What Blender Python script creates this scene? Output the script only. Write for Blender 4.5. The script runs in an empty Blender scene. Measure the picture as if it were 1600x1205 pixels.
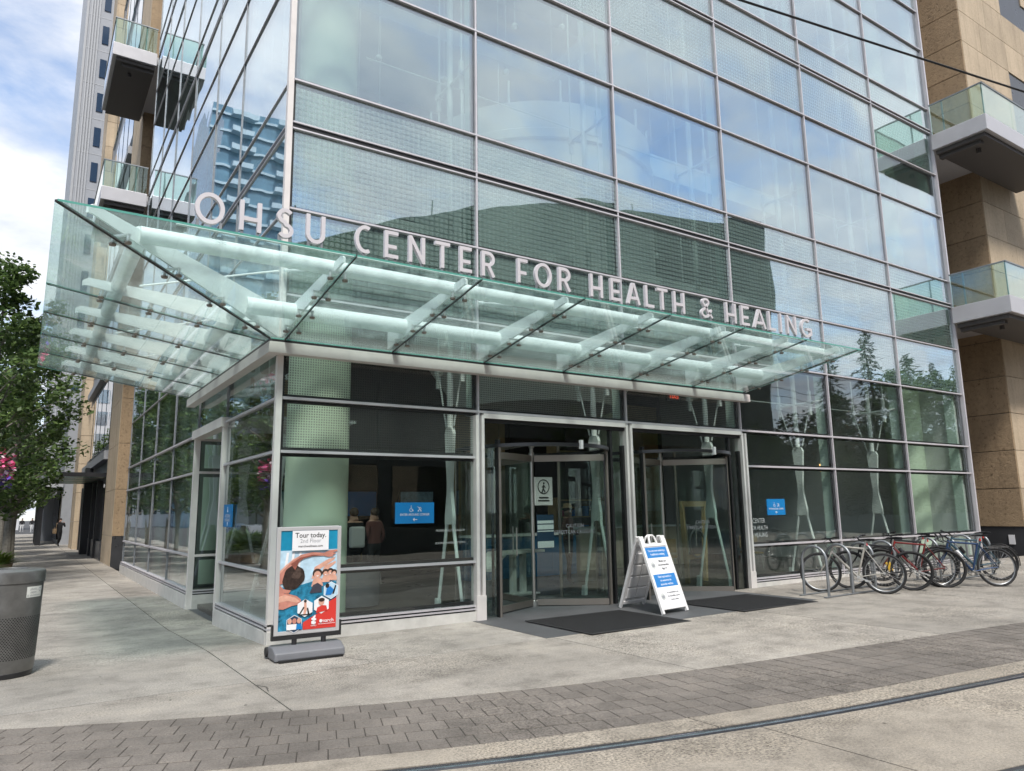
import bpy, bmesh, math, random
from mathutils import Vector, Matrix, noise as mnoise
random.seed(7)
R_ = math.radians
scn = bpy.context.scene
COL = scn.collection

# ---------------------------------------------------------------- camera
cam_d = bpy.data.cameras.new('camera')
cam_d.sensor_fit = 'HORIZONTAL'; cam_d.sensor_width = 36.0
cam_d.lens = 1143.75 / 1600 * 36
cam_d.clip_start = 0.05; cam_d.clip_end = 3000
cam = bpy.data.objects.new('camera', cam_d); COL.objects.link(cam)
_r = Vector((0.83460371, -0.5506465, -0.01500245)); _u = Vector((-0.08080848, -0.14932933, 0.98547995)); _f = Vector((0.54489139, 0.8212729, 0.16912772))
m3 = Matrix((_r, _u, -_f)).transposed()
cam.matrix_world = Matrix.Translation((-2.739, -9.784, 1.619)) @ m3.to_4x4()
scn.camera = cam

# ---------------------------------------------------------------- sky, sun, exposure
SUN_EL, SUN_AZ = R_(55), R_(197)        # azimuth measured from +Y towards +X
w = bpy.data.worlds.new('World'); scn.world = w; w.use_nodes = True
nt = w.node_tree; nt.nodes.clear()
def N(t, typ, **kw):
    n = t.nodes.new(typ)
    for k, v in kw.items(): setattr(n, k, v)
    return n
sky = N(nt, 'ShaderNodeTexSky', sky_type='NISHITA', sun_disc=False, sun_elevation=SUN_EL, sun_rotation=SUN_AZ, air_density=1.0, dust_density=0.6, ozone_density=1.6)
tc = N(nt, 'ShaderNodeTexCoord')
sep = N(nt, 'ShaderNodeSeparateXYZ'); nt.links.new(tc.outputs['Generated'], sep.inputs[0])
ad = N(nt, 'ShaderNodeMath', operation='ADD'); ad.inputs[1].default_value = 0.22; 
mx = N(nt, 'ShaderNodeMath', operation='MAXIMUM'); mx.inputs[1].default_value = 0.0
nt.links.new(sep.outputs[2], mx.inputs[0]); nt.links.new(mx.outputs[0], ad.inputs[0])
dv = N(nt, 'ShaderNodeVectorMath', operation='DIVIDE'); cmb = N(nt, 'ShaderNodeCombineXYZ')
for i in range(3): nt.links.new(ad.outputs[0], cmb.inputs[i])
nt.links.new(tc.outputs['Generated'], dv.inputs[0]); nt.links.new(cmb.outputs[0], dv.inputs[1])
mp = N(nt, 'ShaderNodeMapping'); mp.inputs['Scale'].default_value = (1.0, 1.35, 0.0); mp.inputs['Location'].default_value = (3.1, 1.7, 0); mp.inputs['Rotation'].default_value = (0, 0, 0.6)
nt.links.new(dv.outputs[0], mp.inputs[0])
n1 = N(nt, 'ShaderNodeTexNoise'); n1.inputs['Scale'].default_value = 2.1; n1.inputs['Detail'].default_value = 9; n1.inputs['Roughness'].default_value = 0.58; n1.inputs['Distortion'].default_value = 0.25
nt.links.new(mp.outputs[0], n1.inputs['Vector'])
rp = N(nt, 'ShaderNodeValToRGB'); rp.color_ramp.elements[0].position = 0.30; rp.color_ramp.elements[1].position = 0.52
nt.links.new(n1.outputs['Fac'], rp.inputs[0])
n2 = N(nt, 'ShaderNodeTexNoise'); n2.inputs['Scale'].default_value = 3.6; n2.inputs['Detail'].default_value = 8; n2.inputs['Roughness'].default_value = 0.6
nt.links.new(mp.outputs[0], n2.inputs['Vector'])
rc = N(nt, 'ShaderNodeValToRGB')
rc.color_ramp.elements[0].position = 0.33; rc.color_ramp.elements[0].color = (2.95, 3.25, 3.85, 1)
rc.color_ramp.elements[1].position = 0.62; rc.color_ramp.elements[1].color = (4.4, 4.5, 4.7, 1)
nt.links.new(n2.outputs['Fac'], rc.inputs[0])
sb = N(nt, 'ShaderNodeMixRGB', blend_type='MULTIPLY'); sb.inputs[0].default_value = 1.0; sb.inputs[2].default_value = (1.04, 1.04, 1.04, 1)
nt.links.new(sky.outputs[0], sb.inputs[1])
mixc = N(nt, 'ShaderNodeMixRGB'); nt.links.new(rp.outputs[0], mixc.inputs[0]); nt.links.new(sb.outputs[0], mixc.inputs[1]); nt.links.new(rc.outputs[0], mixc.inputs[2])
bg = N(nt, 'ShaderNodeBackground'); bg.inputs[1].default_value = 0.12
wo = N(nt, 'ShaderNodeOutputWorld')
nt.links.new(mixc.outputs[0], bg.inputs[0]); nt.links.new(bg.outputs[0], wo.inputs[0])

sun_d = bpy.data.lights.new('sun', 'SUN'); sun_d.energy = 2.1; sun_d.angle = R_(9); sun_d.color = (1.0, 0.955, 0.89)
sun = bpy.data.objects.new('sun', sun_d); COL.objects.link(sun)
sd = Vector((math.cos(SUN_EL) * math.sin(SUN_AZ), math.cos(SUN_EL) * math.cos(SUN_AZ), math.sin(SUN_EL)))
sun.rotation_euler = (-sd).to_track_quat('-Z', 'Y').to_euler()
sun.location = sd * 60

vs = scn.view_settings
vs.view_transform = 'Standard'; vs.look = 'None'; vs.gamma = 1.0; vs.exposure = 1.05; vs.use_curve_mapping = False
cy = scn.cycles
cy.use_denoising = True; cy.use_adaptive_sampling = True; cy.adaptive_threshold = 0.025
cy.max_bounces = 10; cy.diffuse_bounces = 3; cy.glossy_bounces = 4; cy.transmission_bounces = 4; cy.transparent_max_bounces = 28
cy.caustics_reflective = False; cy.caustics_refractive = False
cy.sample_clamp_indirect = 6.0

# ---------------------------------------------------------------- helpers
def gz(x, y):
    z = 0.0075 * max(x, 0.0)
    if x < 0.2 and y > 0: z = -0.10 * min(1.0, y / 3.0)
    return z

class MB:
    """collects faces, builds one mesh object"""
    def __init__(s): s.v = []; s.f = []; s.sm = []; s.mi = []; s.cur = 0
    def add(s, vs_, fs, smooth=False):
        o = len(s.v); s.v += [tuple(p) for p in vs_]
        for f in fs: s.f.append([i + o for i in f]); s.sm.append(smooth); s.mi.append(s.cur)
        return s
    def box(s, c, d, rot=None):
        x, y, z = d[0] / 2, d[1] / 2, d[2] / 2
        P = [Vector(p) for p in ((-x, -y, -z), (x, -y, -z), (x, y, -z), (-x, y, -z), (-x, -y, z), (x, -y, z), (x, y, z), (-x, y, z))]
        if rot is not None: P = [rot @ p for p in P]
        c = Vector(c)
        return s.add([p + c for p in P], [(0, 3, 2, 1), (4, 5, 6, 7), (0, 1, 5, 4), (1, 2, 6, 5), (2, 3, 7, 6), (3, 0, 4, 7)])
    def bb(s, a, b):
        return s.box([(a[i] + b[i]) / 2 for i in range(3)], [abs(b[i] - a[i]) for i in range(3)])
    def bar(s, a, b, wd, ht, up=(0, 0, 1)):
        a, b = Vector(a), Vector(b); d = (b - a); L = d.length; d.normalize()
        sd_ = d.cross(Vector(up))
        if sd_.length < 1e-6: sd_ = d.cross(Vector((1, 0, 0)))
        sd_.normalize(); u2 = sd_.cross(d)
        P = []
        for q in (a, b):
            for i, j in ((-1, -1), (1, -1), (1, 1), (-1, 1)): P.append(q + sd_ * i * wd / 2 + u2 * j * ht / 2)
        return s.add(P, [(0, 1, 2, 3), (7, 6, 5, 4), (0, 4, 5, 1), (1, 5, 6, 2), (2, 6, 7, 3), (3, 7, 4, 0)])
    def tube(s, pts, r, n=10, closed=False, caps=True):
        pts = [Vector(p) for p in pts]; m = len(pts)
        rs = r if isinstance(r, (list, tuple)) else [r] * m
        V = []; up = None
        for i, p in enumerate(pts):
            if closed: t = pts[(i + 1) % m] - pts[i - 1]
            else: t = pts[min(i + 1, m - 1)] - pts[max(i - 1, 0)]
            t.normalize()
            if up is None:
                up = Vector((0, 0, 1)) if abs(t.z) < 0.9 else Vector((1, 0, 0))
            a = t.cross(up); 
            if a.length < 1e-5: a = t.cross(Vector((0.3, 1, 0.2)))
            a.normalize(); up = a.cross(t).normalized()
            for k in range(n):
                an = 2 * math.pi * k / n
                V.append(p + (a * math.cos(an) + up * math.sin(an)) * rs[i])
        F = []
        for i in range(m if closed else m - 1):
            j = (i + 1) % m
            for k in range(n):
                l = (k + 1) % n
                F.append((i * n + k, i * n + l, j * n + l, j * n + k))
        o = len(s.v); s.add(V, F, True)
        if not closed and caps:
            s.f.append([o + k for k in range(n)][::-1]); s.sm.append(False); s.mi.append(s.cur)
            s.f.append([o + (m - 1) * n + k for k in range(n)]); s.sm.append(False); s.mi.append(s.cur)
        return s
    def prism(s, poly, a, b, axis='z'):
        """poly: 2-D outline; extruded from a to b along axis (z: xy, y: xz, x: yz)"""
        n = len(poly)
        def P(p, h): return {'z': (p[0], p[1], h), 'y': (p[0], h, p[1]), 'x': (h, p[0], p[1])}[axis]
        V = [P(p, a) for p in poly] + [P(p, b) for p in poly]
        F = [tuple(range(n))[::-1], tuple(range(n, 2 * n))] + [(i, (i + 1) % n, n + (i + 1) % n, n + i) for i in range(n)]
        return s.add(V, F)
    def lathe(s, prof, c=(0, 0, 0), n=24, a0=0, a1=2 * math.pi):
        full = abs(a1 - a0 - 2 * math.pi) < 1e-6
        k_ = n if full else n + 1
        V = []; c = Vector(c)
        for i in range(k_):
            an = a0 + (a1 - a0) * i / n
            for r, z in prof: V.append(c + Vector((r * math.cos(an), r * math.sin(an), z)))
        m = len(prof); F = []
        for i in range(n):
            j = (i + 1) % k_
            for k in range(m - 1): F.append((i * m + k, j * m + k, j * m + k + 1, i * m + k + 1))
        return s.add(V, F, True)
    def sphere(s, c, r, n=12, m=8, sc=(1, 1, 1)):
        prof = [(max(1e-4, r * math.sin(math.pi * i / m)), -r * math.cos(math.pi * i / m)) for i in range(m + 1)]
        o = len(s.v); s.lathe(prof, (0, 0, 0), n)
        for i in range(o, len(s.v)):
            p = s.v[i]; s.v[i] = (p[0] * sc[0] + c[0], p[1] * sc[1] + c[1], p[2] * sc[2] + c[2])
        return s
    def xf(s, M, start=0):
        for i in range(start, len(s.v)): s.v[i] = tuple(M @ Vector(s.v[i]))
        return s
    def mesh(s, name, mat, sharp=35):
        me = bpy.data.meshes.new(name); me.from_pydata(s.v, [], s.f)
        me.polygons.foreach_set('use_smooth', s.sm)
        mats = mat if isinstance(mat, (list, tuple)) else [mat]
        for q in mats: me.materials.append(M[q] if isinstance(q, str) else q)
        if len(mats) > 1: me.polygons.foreach_set('material_index', s.mi)
        if any(s.sm):
            try: me.set_sharp_from_angle(angle=R_(sharp))
            except Exception: pass
        me.update()
        return me
    def build(s, name, mat, parent=None, bevel=0, loc=None, segs=2):
        me = s.mesh(name, mat)
        if bevel:
            bm = bmesh.new(); bm.from_mesh(me)
            bmesh.ops.remove_doubles(bm, verts=bm.verts, dist=1e-5)
            ed = [e for e in bm.edges if len(e.link_faces) == 2 and e.calc_face_angle(0) > R_(30)]
            bmesh.ops.bevel(bm, geom=ed, offset=bevel, segments=segs, profile=0.6, affect='EDGES', clamp_overlap=True)
            bm.to_mesh(me); bm.free()
        return link(name, me, parent, loc)

def link(name, me, parent=None, loc=None, rot=None):
    o = bpy.data.objects.new(name, me); COL.objects.link(o)
    if parent is not None: o.parent = parent
    if loc is not None: o.location = loc
    if rot is not None: o.rotation_euler = rot
    return o
def tag(o, label=None, cat=None, group=None, kind=None):
    if label: o['label'] = label
    if cat: o['category'] = cat
    if group: o['group'] = group
    if kind: o['kind'] = kind
    return o
def thing(name, label, cat, loc=(0, 0, 0), rz=0, group=None):
    o = bpy.data.objects.new(name, None); COL.objects.link(o); o.empty_display_size = 0.2
    o.location = loc; o.rotation_euler = (0, 0, rz)
    return tag(o, label, cat, group)
def copy_tree(o, parent=None, kids=None):
    c = o.copy(); COL.objects.link(c); c.parent = parent
    for ch in [k for k in o.children]: copy_tree(ch, c)
    return c
def text_mesh(s, size, offset=0.0, align='CENTER', sx=1.0):
    cu = bpy.data.curves.new('t', 'FONT'); cu.body = s; cu.size = size; cu.align_x = align; cu.align_y = 'CENTER'; cu.offset = offset * size; cu.resolution_u = 2
    ob = bpy.data.objects.new('t', cu); COL.objects.link(ob)
    bpy.context.view_layer.update()
    dg = bpy.context.evaluated_depsgraph_get()
    me = bpy.data.meshes.new_from_object(ob.evaluated_get(dg))
    bpy.data.objects.remove(ob); bpy.data.curves.remove(cu)
    if sx != 1.0:
        for v in me.vertices: v.co.x *= sx
    return me
def text(s, size, mat, parent, loc, rot=(R_(90), 0, 0), name='lettering', **kw):
    me = text_mesh(s, size, **kw); me.materials.clear(); me.materials.append(M[mat])
    return link(name, me, parent, loc, rot)
# ---------------------------------------------------------------- materials
M = {}
def base(name):
    m = bpy.data.materials.new(name); m.use_nodes = True; t = m.node_tree
    for n in list(t.nodes): t.nodes.remove(n)
    o = N(t, 'ShaderNodeOutputMaterial'); M[name] = m
    return m, t, o
def ramp(t, src, stops):
    r = N(t, 'ShaderNodeValToRGB'); e = r.color_ramp.elements
    e[0].position, e[0].color = stops[0][0], (*stops[0][1], 1) if len(stops[0][1]) == 3 else stops[0][1]
    e[1].position, e[1].color = stops[-1][0], (*stops[-1][1], 1)
    for p, c in stops[1:-1]:
        q = e.new(p); q.color = (*c, 1)
    t.links.new(src, r.inputs[0]); return r.outputs[0]
def noi(t, vec, scale, detail=4, rough=0.55, dist=0):
    n = N(t, 'ShaderNodeTexNoise'); n.inputs['Scale'].default_value = scale; n.inputs['Detail'].default_value = detail; n.inputs['Roughness'].default_value = rough; n.inputs['Distortion'].default_value = dist
    t.links.new(vec, n.inputs['Vector']); return n.outputs['Fac']
def mixrgb(t, fac, a, b, blend='MIX'):
    n = N(t, 'ShaderNodeMixRGB', blend_type=blend)
    for i, x in enumerate((fac, a, b)):
        if hasattr(x, 'links'): t.links.new(x, n.inputs[i])
        elif isinstance(x, (tuple, list)): n.inputs[i].default_value = (*x, 1)
        else: n.inputs[i].default_value = x
    return n.outputs[0]
def math_(t, op, a, b=None):
    n = N(t, 'ShaderNodeMath', operation=op)
    for i, x in enumerate((a, b)):
        if x is None: continue
        if hasattr(x, 'links'): t.links.new(x, n.inputs[i])
        else: n.inputs[i].default_value = x
    return n.outputs[0]
def pmat(name, col, rough=0.6, metal=0.0, var=0.0, vscale=2.5, bump=0.0, bscale=60, spec=0.5, objvar=0.0, coord='Object', emit=0):
    m, t, o = base(name)
    b = N(t, 'ShaderNodeBsdfPrincipled'); t.links.new(b.outputs[0], o.inputs[0])
    b.inputs['Base Color'].default_value = (*col, 1); b.inputs['Roughness'].default_value = rough; b.inputs['Metallic'].default_value = metal
    b.inputs['Specular IOR Level'].default_value = spec
    if emit:
        b.inputs['Emission Color'].default_value = (*col, 1); b.inputs['Emission Strength'].default_value = emit
    if coord == 'World':
        g = N(t, 'ShaderNodeNewGeometry'); vec = g.outputs['Position']
    else:
        g = N(t, 'ShaderNodeTexCoord'); vec = g.outputs[coord]
    c = None
    if var:
        f = noi(t, vec, vscale, 6, 0.62)
        c = ramp(t, f, [(0.28, [x * (1 - var) for x in col]), (0.72, [min(1, x * (1 + var)) for x in col])])
        rr = N(t, 'ShaderNodeMapRange'); rr.inputs[3].default_value = max(0.02, rough - 0.10); rr.inputs[4].default_value = min(1, rough + 0.10)
        t.links.new(f, rr.inputs[0]); t.links.new(rr.outputs[0], b.inputs['Roughness'])
    if objvar:
        oi = N(t, 'ShaderNodeObjectInfo')
        mr = N(t, 'ShaderNodeMapRange'); mr.inputs[3].default_value = 1 - objvar; mr.inputs[4].default_value = 1 + objvar
        t.links.new(oi.outputs['Random'], mr.inputs[0])
        vm = N(t, 'ShaderNodeVectorMath', operation='SCALE')
        if c is not None: t.links.new(c, vm.inputs[0])
        else: vm.inputs[0].default_value = col
        t.links.new(mr.outputs[0], vm.inputs['Scale']); c = vm.outputs[0]
    if c is not None: t.links.new(c, b.inputs['Base Color'])
    if bump:
        bp = N(t, 'ShaderNodeBump'); bp.inputs['Strength'].default_value = bump; bp.inputs['Distance'].default_value = 0.01
        t.links.new(noi(t, vec, bscale, 5, 0.6), bp.inputs['Height']); t.links.new(bp.outputs[0], b.inputs['Normal'])
    return m

pmat('alu', (0.60, 0.575, 0.60), 0.42, 0.25, var=0.06, vscale=3)
pmat('alu_white', (0.70, 0.655, 0.63), 0.5, 0.0, var=0.07, vscale=4, coord='World')
pmat('base_panel', (0.60, 0.58, 0.55), 0.5, 0.0, var=0.14, vscale=5, coord='World', bump=0.05)
pmat('black', (0.012, 0.012, 0.013), 0.5)
pmat('rubber', (0.016, 0.016, 0.017), 0.75, var=0.2, bump=0.1)
pmat('steel_white', (0.84, 0.87, 0.86), 0.4, var=0.04)
pmat('steel_mint', (0.72, 0.86, 0.79), 0.4, var=0.04)
pmat('stainless', (0.55, 0.54, 0.52), 0.28, 0.9)
pmat('dark_metal', (0.055, 0.056, 0.06), 0.35, 0.7, var=0.1)
pmat('bronze', (0.30, 0.27, 0.24), 0.38, 0.75, var=0.08)
pmat('galv', (0.26, 0.275, 0.29), 0.42, 0.55, var=0.15, vscale=8)
pmat('letter', (0.61, 0.585, 0.61), 0.45, 0.1, var=0.03)
pmat('plaster', (0.84, 0.85, 0.84), 0.8, var=0.03)
pmat('concrete_col', (0.70, 0.80, 0.64), 0.75, var=0.07, vscale=1.2, bump=0.05)
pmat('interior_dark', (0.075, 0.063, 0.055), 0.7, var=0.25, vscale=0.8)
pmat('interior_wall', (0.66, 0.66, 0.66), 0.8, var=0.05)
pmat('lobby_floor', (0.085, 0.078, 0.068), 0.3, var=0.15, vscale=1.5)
pmat('tan_wood', (0.42, 0.31, 0.16), 0.45, var=0.15, vscale=3)
pmat('tan_stone', (0.46, 0.42, 0.33), 0.5, var=0.1)
pmat('blue_panel', (0.02, 0.11, 0.22), 0.4)
pmat('white_plastic', (0.76, 0.75, 0.74), 0.45, var=0.05, vscale=6)
pmat('print_white', (0.80, 0.80, 0.82), 0.35)
pmat('print_blue', (0.016, 0.19, 0.52), 0.3)
pmat('sign_blue', (0.010, 0.20, 0.50), 0.3)
pmat('print_black', (0.012, 0.012, 0.012), 0.5)
pmat('print_grey', (0.30, 0.31, 0.33), 0.5)
pmat('print_navy', (0.02, 0.05, 0.10), 0.5)
pmat('etch', (0.55, 0.57, 0.56), 0.5)
pmat('poster_teal', (0.012, 0.24, 0.40), 0.3, var=0.25, vscale=4)
pmat('poster_pale', (0.45, 0.62, 0.74), 0.3, var=0.25, vscale=9)
pmat('poster_water', (0.02, 0.19, 0.32), 0.3, var=0.75, vscale=14)
pmat('poster_red', (0.62, 0.045, 0.035), 0.3)
pmat('silver_frame', (0.55, 0.55, 0.56), 0.35, 0.3)
pmat('poster_skin', (0.50, 0.215, 0.165), 0.35, var=0.28, vscale=7)
pmat('poster_skin2', (0.66, 0.36, 0.27), 0.35, var=0.2, vscale=12)
pmat('poster_hair', (0.035, 0.022, 0.018), 0.4, var=0.6, vscale=30)
pmat('poster_arm_shade', (0.27, 0.09, 0.065), 0.4, var=0.3, vscale=12)
pmat('poster_hair3', (0.075, 0.05, 0.04), 0.4, var=0.6, vscale=40)
pmat('poster_swim', (0.05, 0.05, 0.07), 0.4, var=0.3, vscale=20)
pmat('grey_plastic', (0.16, 0.165, 0.18), 0.5, var=0.08, bump=0.08, bscale=200)
pmat('mat_rubber', (0.022, 0.022, 0.023), 0.8, var=0.2, vscale=10)
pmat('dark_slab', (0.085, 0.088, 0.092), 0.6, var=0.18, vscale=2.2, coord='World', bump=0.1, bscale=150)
pmat('rail_steel', (0.36, 0.38, 0.42), 0.22, 0.9, var=0.2, vscale=6)
pmat('rail_groove', (0.03, 0.03, 0.032), 0.6)
pmat('asphalt', (0.052, 0.052, 0.054), 0.9, var=0.2, vscale=1.4, coord='World', bump=0.3, bscale=220)
pmat('bin_metal', (0.19, 0.19, 0.185), 0.36, 0.65, var=0.25, vscale=6)
pmat('sticker', (0.75, 0.76, 0.72), 0.5)
pmat('bark', (0.16, 0.15, 0.13), 0.9, var=0.3, vscale=14, bump=0.5, bscale=40)
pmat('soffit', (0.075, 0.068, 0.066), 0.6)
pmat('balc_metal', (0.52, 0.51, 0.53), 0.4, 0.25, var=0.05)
pmat('slab_grey', (0.31, 0.325, 0.355), 0.55, var=0.06)
pmat('slab_window', (0.03, 0.055, 0.10), 0.12)
pmat('tower_glass', (0.13, 0.24, 0.33), 0.15, var=0.3, vscale=0.3)
pmat('tower_band', (0.42, 0.54, 0.62), 0.4)
pmat('tower_white', (0.62, 0.62, 0.64), 0.6, var=0.05)
pmat('tower_rib', (0.40, 0.41, 0.43), 0.5)
pmat('grey_clad', (0.30, 0.31, 0.33), 0.5, var=0.08)
pmat('opp_clad', (0.075, 0.085, 0.082), 0.7, var=0.2, vscale=0.4)
pmat('pattern_clad', (0.055, 0.058, 0.06), 0.5, var=0.25, vscale=0.6)
pmat('planter', (0.34, 0.25, 0.18), 0.8, var=0.2)
pmat('skin', (0.45, 0.27, 0.2), 0.6)
pmat('cloth_black', (0.014, 0.014, 0.016), 0.9)
pmat('cloth_white', (0.6, 0.6, 0.6), 0.9)
pmat('cloth_red', (0.12, 0.05, 0.045), 0.9)
pmat('cloth_tan', (0.38, 0.26, 0.15), 0.8)
pmat('hair', (0.03, 0.02, 0.015), 0.7)
pmat('petal_pink', (0.72, 0.12, 0.28), 0.6, var=0.3, vscale=20)
pmat('petal_purple', (0.14, 0.07, 0.42), 0.6, var=0.3, vscale=20)
pmat('petal_white', (0.75, 0.6, 0.65), 0.6)
pmat('exit_red', (0.9, 0.10, 0.05), 0.4, emit=0.7)
pmat('lamp_warm', (1.0, 0.55, 0.18), 0.4, emit=1.6)
pmat('lamp_white', (1.0, 0.95, 0.85), 0.4, emit=6)
pmat('car_paint', (0.5, 0.51, 0.53), 0.25, 0.3)
pmat('car_glass', (0.02, 0.025, 0.03), 0.08)
for nm, c in dict(bike_silver=(0.42, 0.40, 0.36), bike_red=(0.16, 0.022, 0.02), bike_blue=(0.022, 0.05, 0.12), bike_black=(0.02, 0.02, 0.022), bike_teal=(0.05, 0.10, 0.13)).items():
    pmat(nm, c, 0.3, 0.3)
pmat('bike_yellow', (0.65, 0.40, 0.04), 0.5)
pmat('skinwall', (0.05, 0.05, 0.05), 0.6)

def leafmat(name, dark, light, transl=0.3):
    m, t, o = base(name)
    g = N(t, 'ShaderNodeTexCoord'); oi = N(t, 'ShaderNodeObjectInfo')
    gi = N(t, 'ShaderNodeNewGeometry')
    c = ramp(t, gi.outputs['Random Per Island'], [(0.0, dark), (0.6, [(a + b) / 2 for a, b in zip(dark, light)]), (1.0, light)])
    d = N(t, 'ShaderNodeBsdfPrincipled'); t.links.new(c, d.inputs['Base Color']); d.inputs['Roughness'].default_value = 0.5
    tr = N(t, 'ShaderNodeBsdfTranslucent'); t.links.new(c, tr.inputs[0])
    ms = N(t, 'ShaderNodeMixShader'); ms.inputs[0].default_value = transl
    t.links.new(d.outputs[0], ms.inputs[1]); t.links.new(tr.outputs[0], ms.inputs[2]); t.links.new(ms.outputs[0], o.inputs[0])
leafmat('leaf', (0.036, 0.076, 0.024), (0.18, 0.27, 0.08), 0.42)
leafmat('leaf_conifer', (0.008, 0.018, 0.009), (0.034, 0.058, 0.02), 0.12)
leafmat('leaf_lime', (0.10, 0.17, 0.02), (0.25, 0.32, 0.05))

# ---- ground materials
def concrete(name, col, agg=0.5):
    m, t, o = base(name)
    b = N(t, 'ShaderNodeBsdfPrincipled'); t.links.new(b.outputs[0], o.inputs[0])
    g = N(t, 'ShaderNodeNewGeometry'); v = g.outputs['Position']
    oi = N(t, 'ShaderNodeObjectInfo')
    big = noi(t, v, 0.55, 5, 0.6, 0.4); med = noi(t, v, 2.6, 6, 0.65); fine = noi(t, v, 55, 3, 0.7); vf = noi(t, v, 170, 2, 0.7)
    c = ramp(t, big, [(0.3, [x * 0.68 for x in col]), (0.7, [x * 1.14 for x in col])])
    c = mixrgb(t, 0.6, c, ramp(t, med, [(0.28, (0.42, 0.41, 0.40)), (0.52, (1, 1, 1)), (0.75, (1.16, 1.13, 1.08))]), 'MULTIPLY')
    patch = ramp(t, noi(t, v, 0.42, 3, 0.5, 0.6), [(0.47, (0, 0, 0)), (0.60, (1, 1, 1))])
    sp = ramp(t, fine, [(0.34, (0.28, 0.26, 0.24)), (0.5, (0.92, 0.92, 0.92)), (0.66, (1.45, 1.42, 1.36))])
    pf = math_(t, 'MULTIPLY', patch, agg)
    pf = math_(t, 'ADD', pf, 0.38)
    c = mixrgb(t, pf, c, sp, 'MULTIPLY')
    sp2 = ramp(t, vf, [(0.30, (0.6, 0.6, 0.6)), (0.5, (1, 1, 1)), (0.75, (1.15, 1.15, 1.15))])
    c = mixrgb(t, 0.85, c, sp2, 'MULTIPLY')
    # small dark spots (gum, leaf scraps)
    vo = N(t, 'ShaderNodeTexVoronoi'); vo.inputs['Scale'].default_value = 1.7; t.links.new(v, vo.inputs['Vector'])
    spot = ramp(t, vo.outputs['Distance'], [(0.022, (0.45, 0.43, 0.4)), (0.034, (1, 1, 1))])
    c = mixrgb(t, 0.8, c, spot, 'MULTIPLY')
    # faint streaks along the walking direction
    mpp = N(t, 'ShaderNodeMapping'); mpp.inputs['Scale'].default_value = (0.35, 3.2, 1); t.links.new(v, mpp.inputs[0])
    st = ramp(t, noi(t, mpp.outputs[0], 1.3, 6, 0.7), [(0.35, (0.72, 0.71, 0.69)), (0.55, (1, 1, 1))])
    c = mixrgb(t, 0.3, c, st, 'MULTIPLY')
    mr = N(t, 'ShaderNodeMapRange'); mr.inputs[3].default_value = 0.90; mr.inputs[4].default_value = 1.08; t.links.new(oi.outputs['Random'], mr.inputs[0])
    vm = N(t, 'ShaderNodeVectorMath', operation='SCALE'); t.links.new(c, vm.inputs[0]); t.links.new(mr.outputs[0], vm.inputs['Scale'])
    t.links.new(vm.outputs[0], b.inputs['Base Color']); b.inputs['Roughness'].default_value = 0.85
    hs = math_(t, 'MULTIPLY', fine, pf); hs = math_(t, 'ADD', hs, math_(t, 'MULTIPLY', vf, 0.3))
    bp = N(t, 'ShaderNodeBump'); bp.inputs['Strength'].default_value = 0.35; bp.inputs['Distance'].default_value = 0.006
    t.links.new(hs, bp.inputs['Height']); t.links.new(bp.outputs[0], b.inputs['Normal'])
concrete('concrete', (0.375, 0.347, 0.308), 0.8)
concrete('concrete_smooth', (0.375, 0.352, 0.318), 0.35)
concrete('concrete_track', (0.37, 0.33, 0.275), 0.95)
concrete('paver_mat', (0.205, 0.183, 0.162), 0.5)

def stone(name, col, rough_amt):
    m, t, o = base(name)
    b = N(t, 'ShaderNodeBsdfPrincipled'); t.links.new(b.outputs[0], o.inputs[0])
    g = N(t, 'ShaderNodeNewGeometry'); v = g.outputs['Position']; oi = N(t, 'ShaderNodeObjectInfo')
    big = noi(t, v, 0.8, 5, 0.6); fine = noi(t, v, 11, 7, 0.75, 0.5); grain = noi(t, v, 90, 2, 0.6)
    c = ramp(t, big, [(0.3, [x * 0.86 for x in col]), (0.7, [x * 1.1 for x in col])])
    pit = ramp(t, fine, [(0.30, (0.35, 0.31, 0.27)), (0.44, (0.9, 0.9, 0.9)), (0.7, (1.1, 1.1, 1.08))])
    c = mixrgb(t, rough_amt, c, pit, 'MULTIPLY')
    mps = N(t, 'ShaderNodeMapping'); mps.inputs['Scale'].default_value = (2.6, 2.6, 0.16); t.links.new(v, mps.inputs[0])
    c = mixrgb(t, 0.55, c, ramp(t, noi(t, mps.outputs[0], 1.0, 6, 0.7), [(0.30, (0.62, 0.60, 0.58)), (0.52, (1, 1, 1)), (0.8, (1.08, 1.08, 1.08))]), 'MULTIPLY')
    c = mixrgb(t, 0.35, c, ramp(t, grain, [(0.3, (0.7, 0.7, 0.7)), (0.7, (1.2, 1.2, 1.2))]), 'MULTIPLY')
    mr = N(t, 'ShaderNodeMapRange'); mr.inputs[3].default_value = 0.90; mr.inputs[4].default_value = 1.08; t.links.new(oi.outputs['Random'], mr.inputs[0])
    vm = N(t, 'ShaderNodeVectorMath', operation='SCALE'); t.links.new(c, vm.inputs[0]); t.links.new(mr.outputs[0], vm.inputs['Scale'])
    t.links.new(vm.outputs[0], b.inputs['Base Color']); b.inputs['Roughness'].default_value = 0.85
    bp = N(t, 'ShaderNodeBump'); bp.inputs['Strength'].default_value = 0.3 + rough_amt * 0.6; bp.inputs['Distance'].default_value = 0.03
    t.links.new(fine, bp.inputs['Height']); t.links.new(bp.outputs[0], b.inputs['Normal'])
stone('stone_split', (0.345, 0.25, 0.155), 1.0)  # rough split face; its darker tone also holds the shade of these sides
stone('stone_smooth', (0.52, 0.415, 0.295), 0.45)
pmat('plinth', (0.045, 0.046, 0.050), 0.3, var=0.2, vscale=3)

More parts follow.
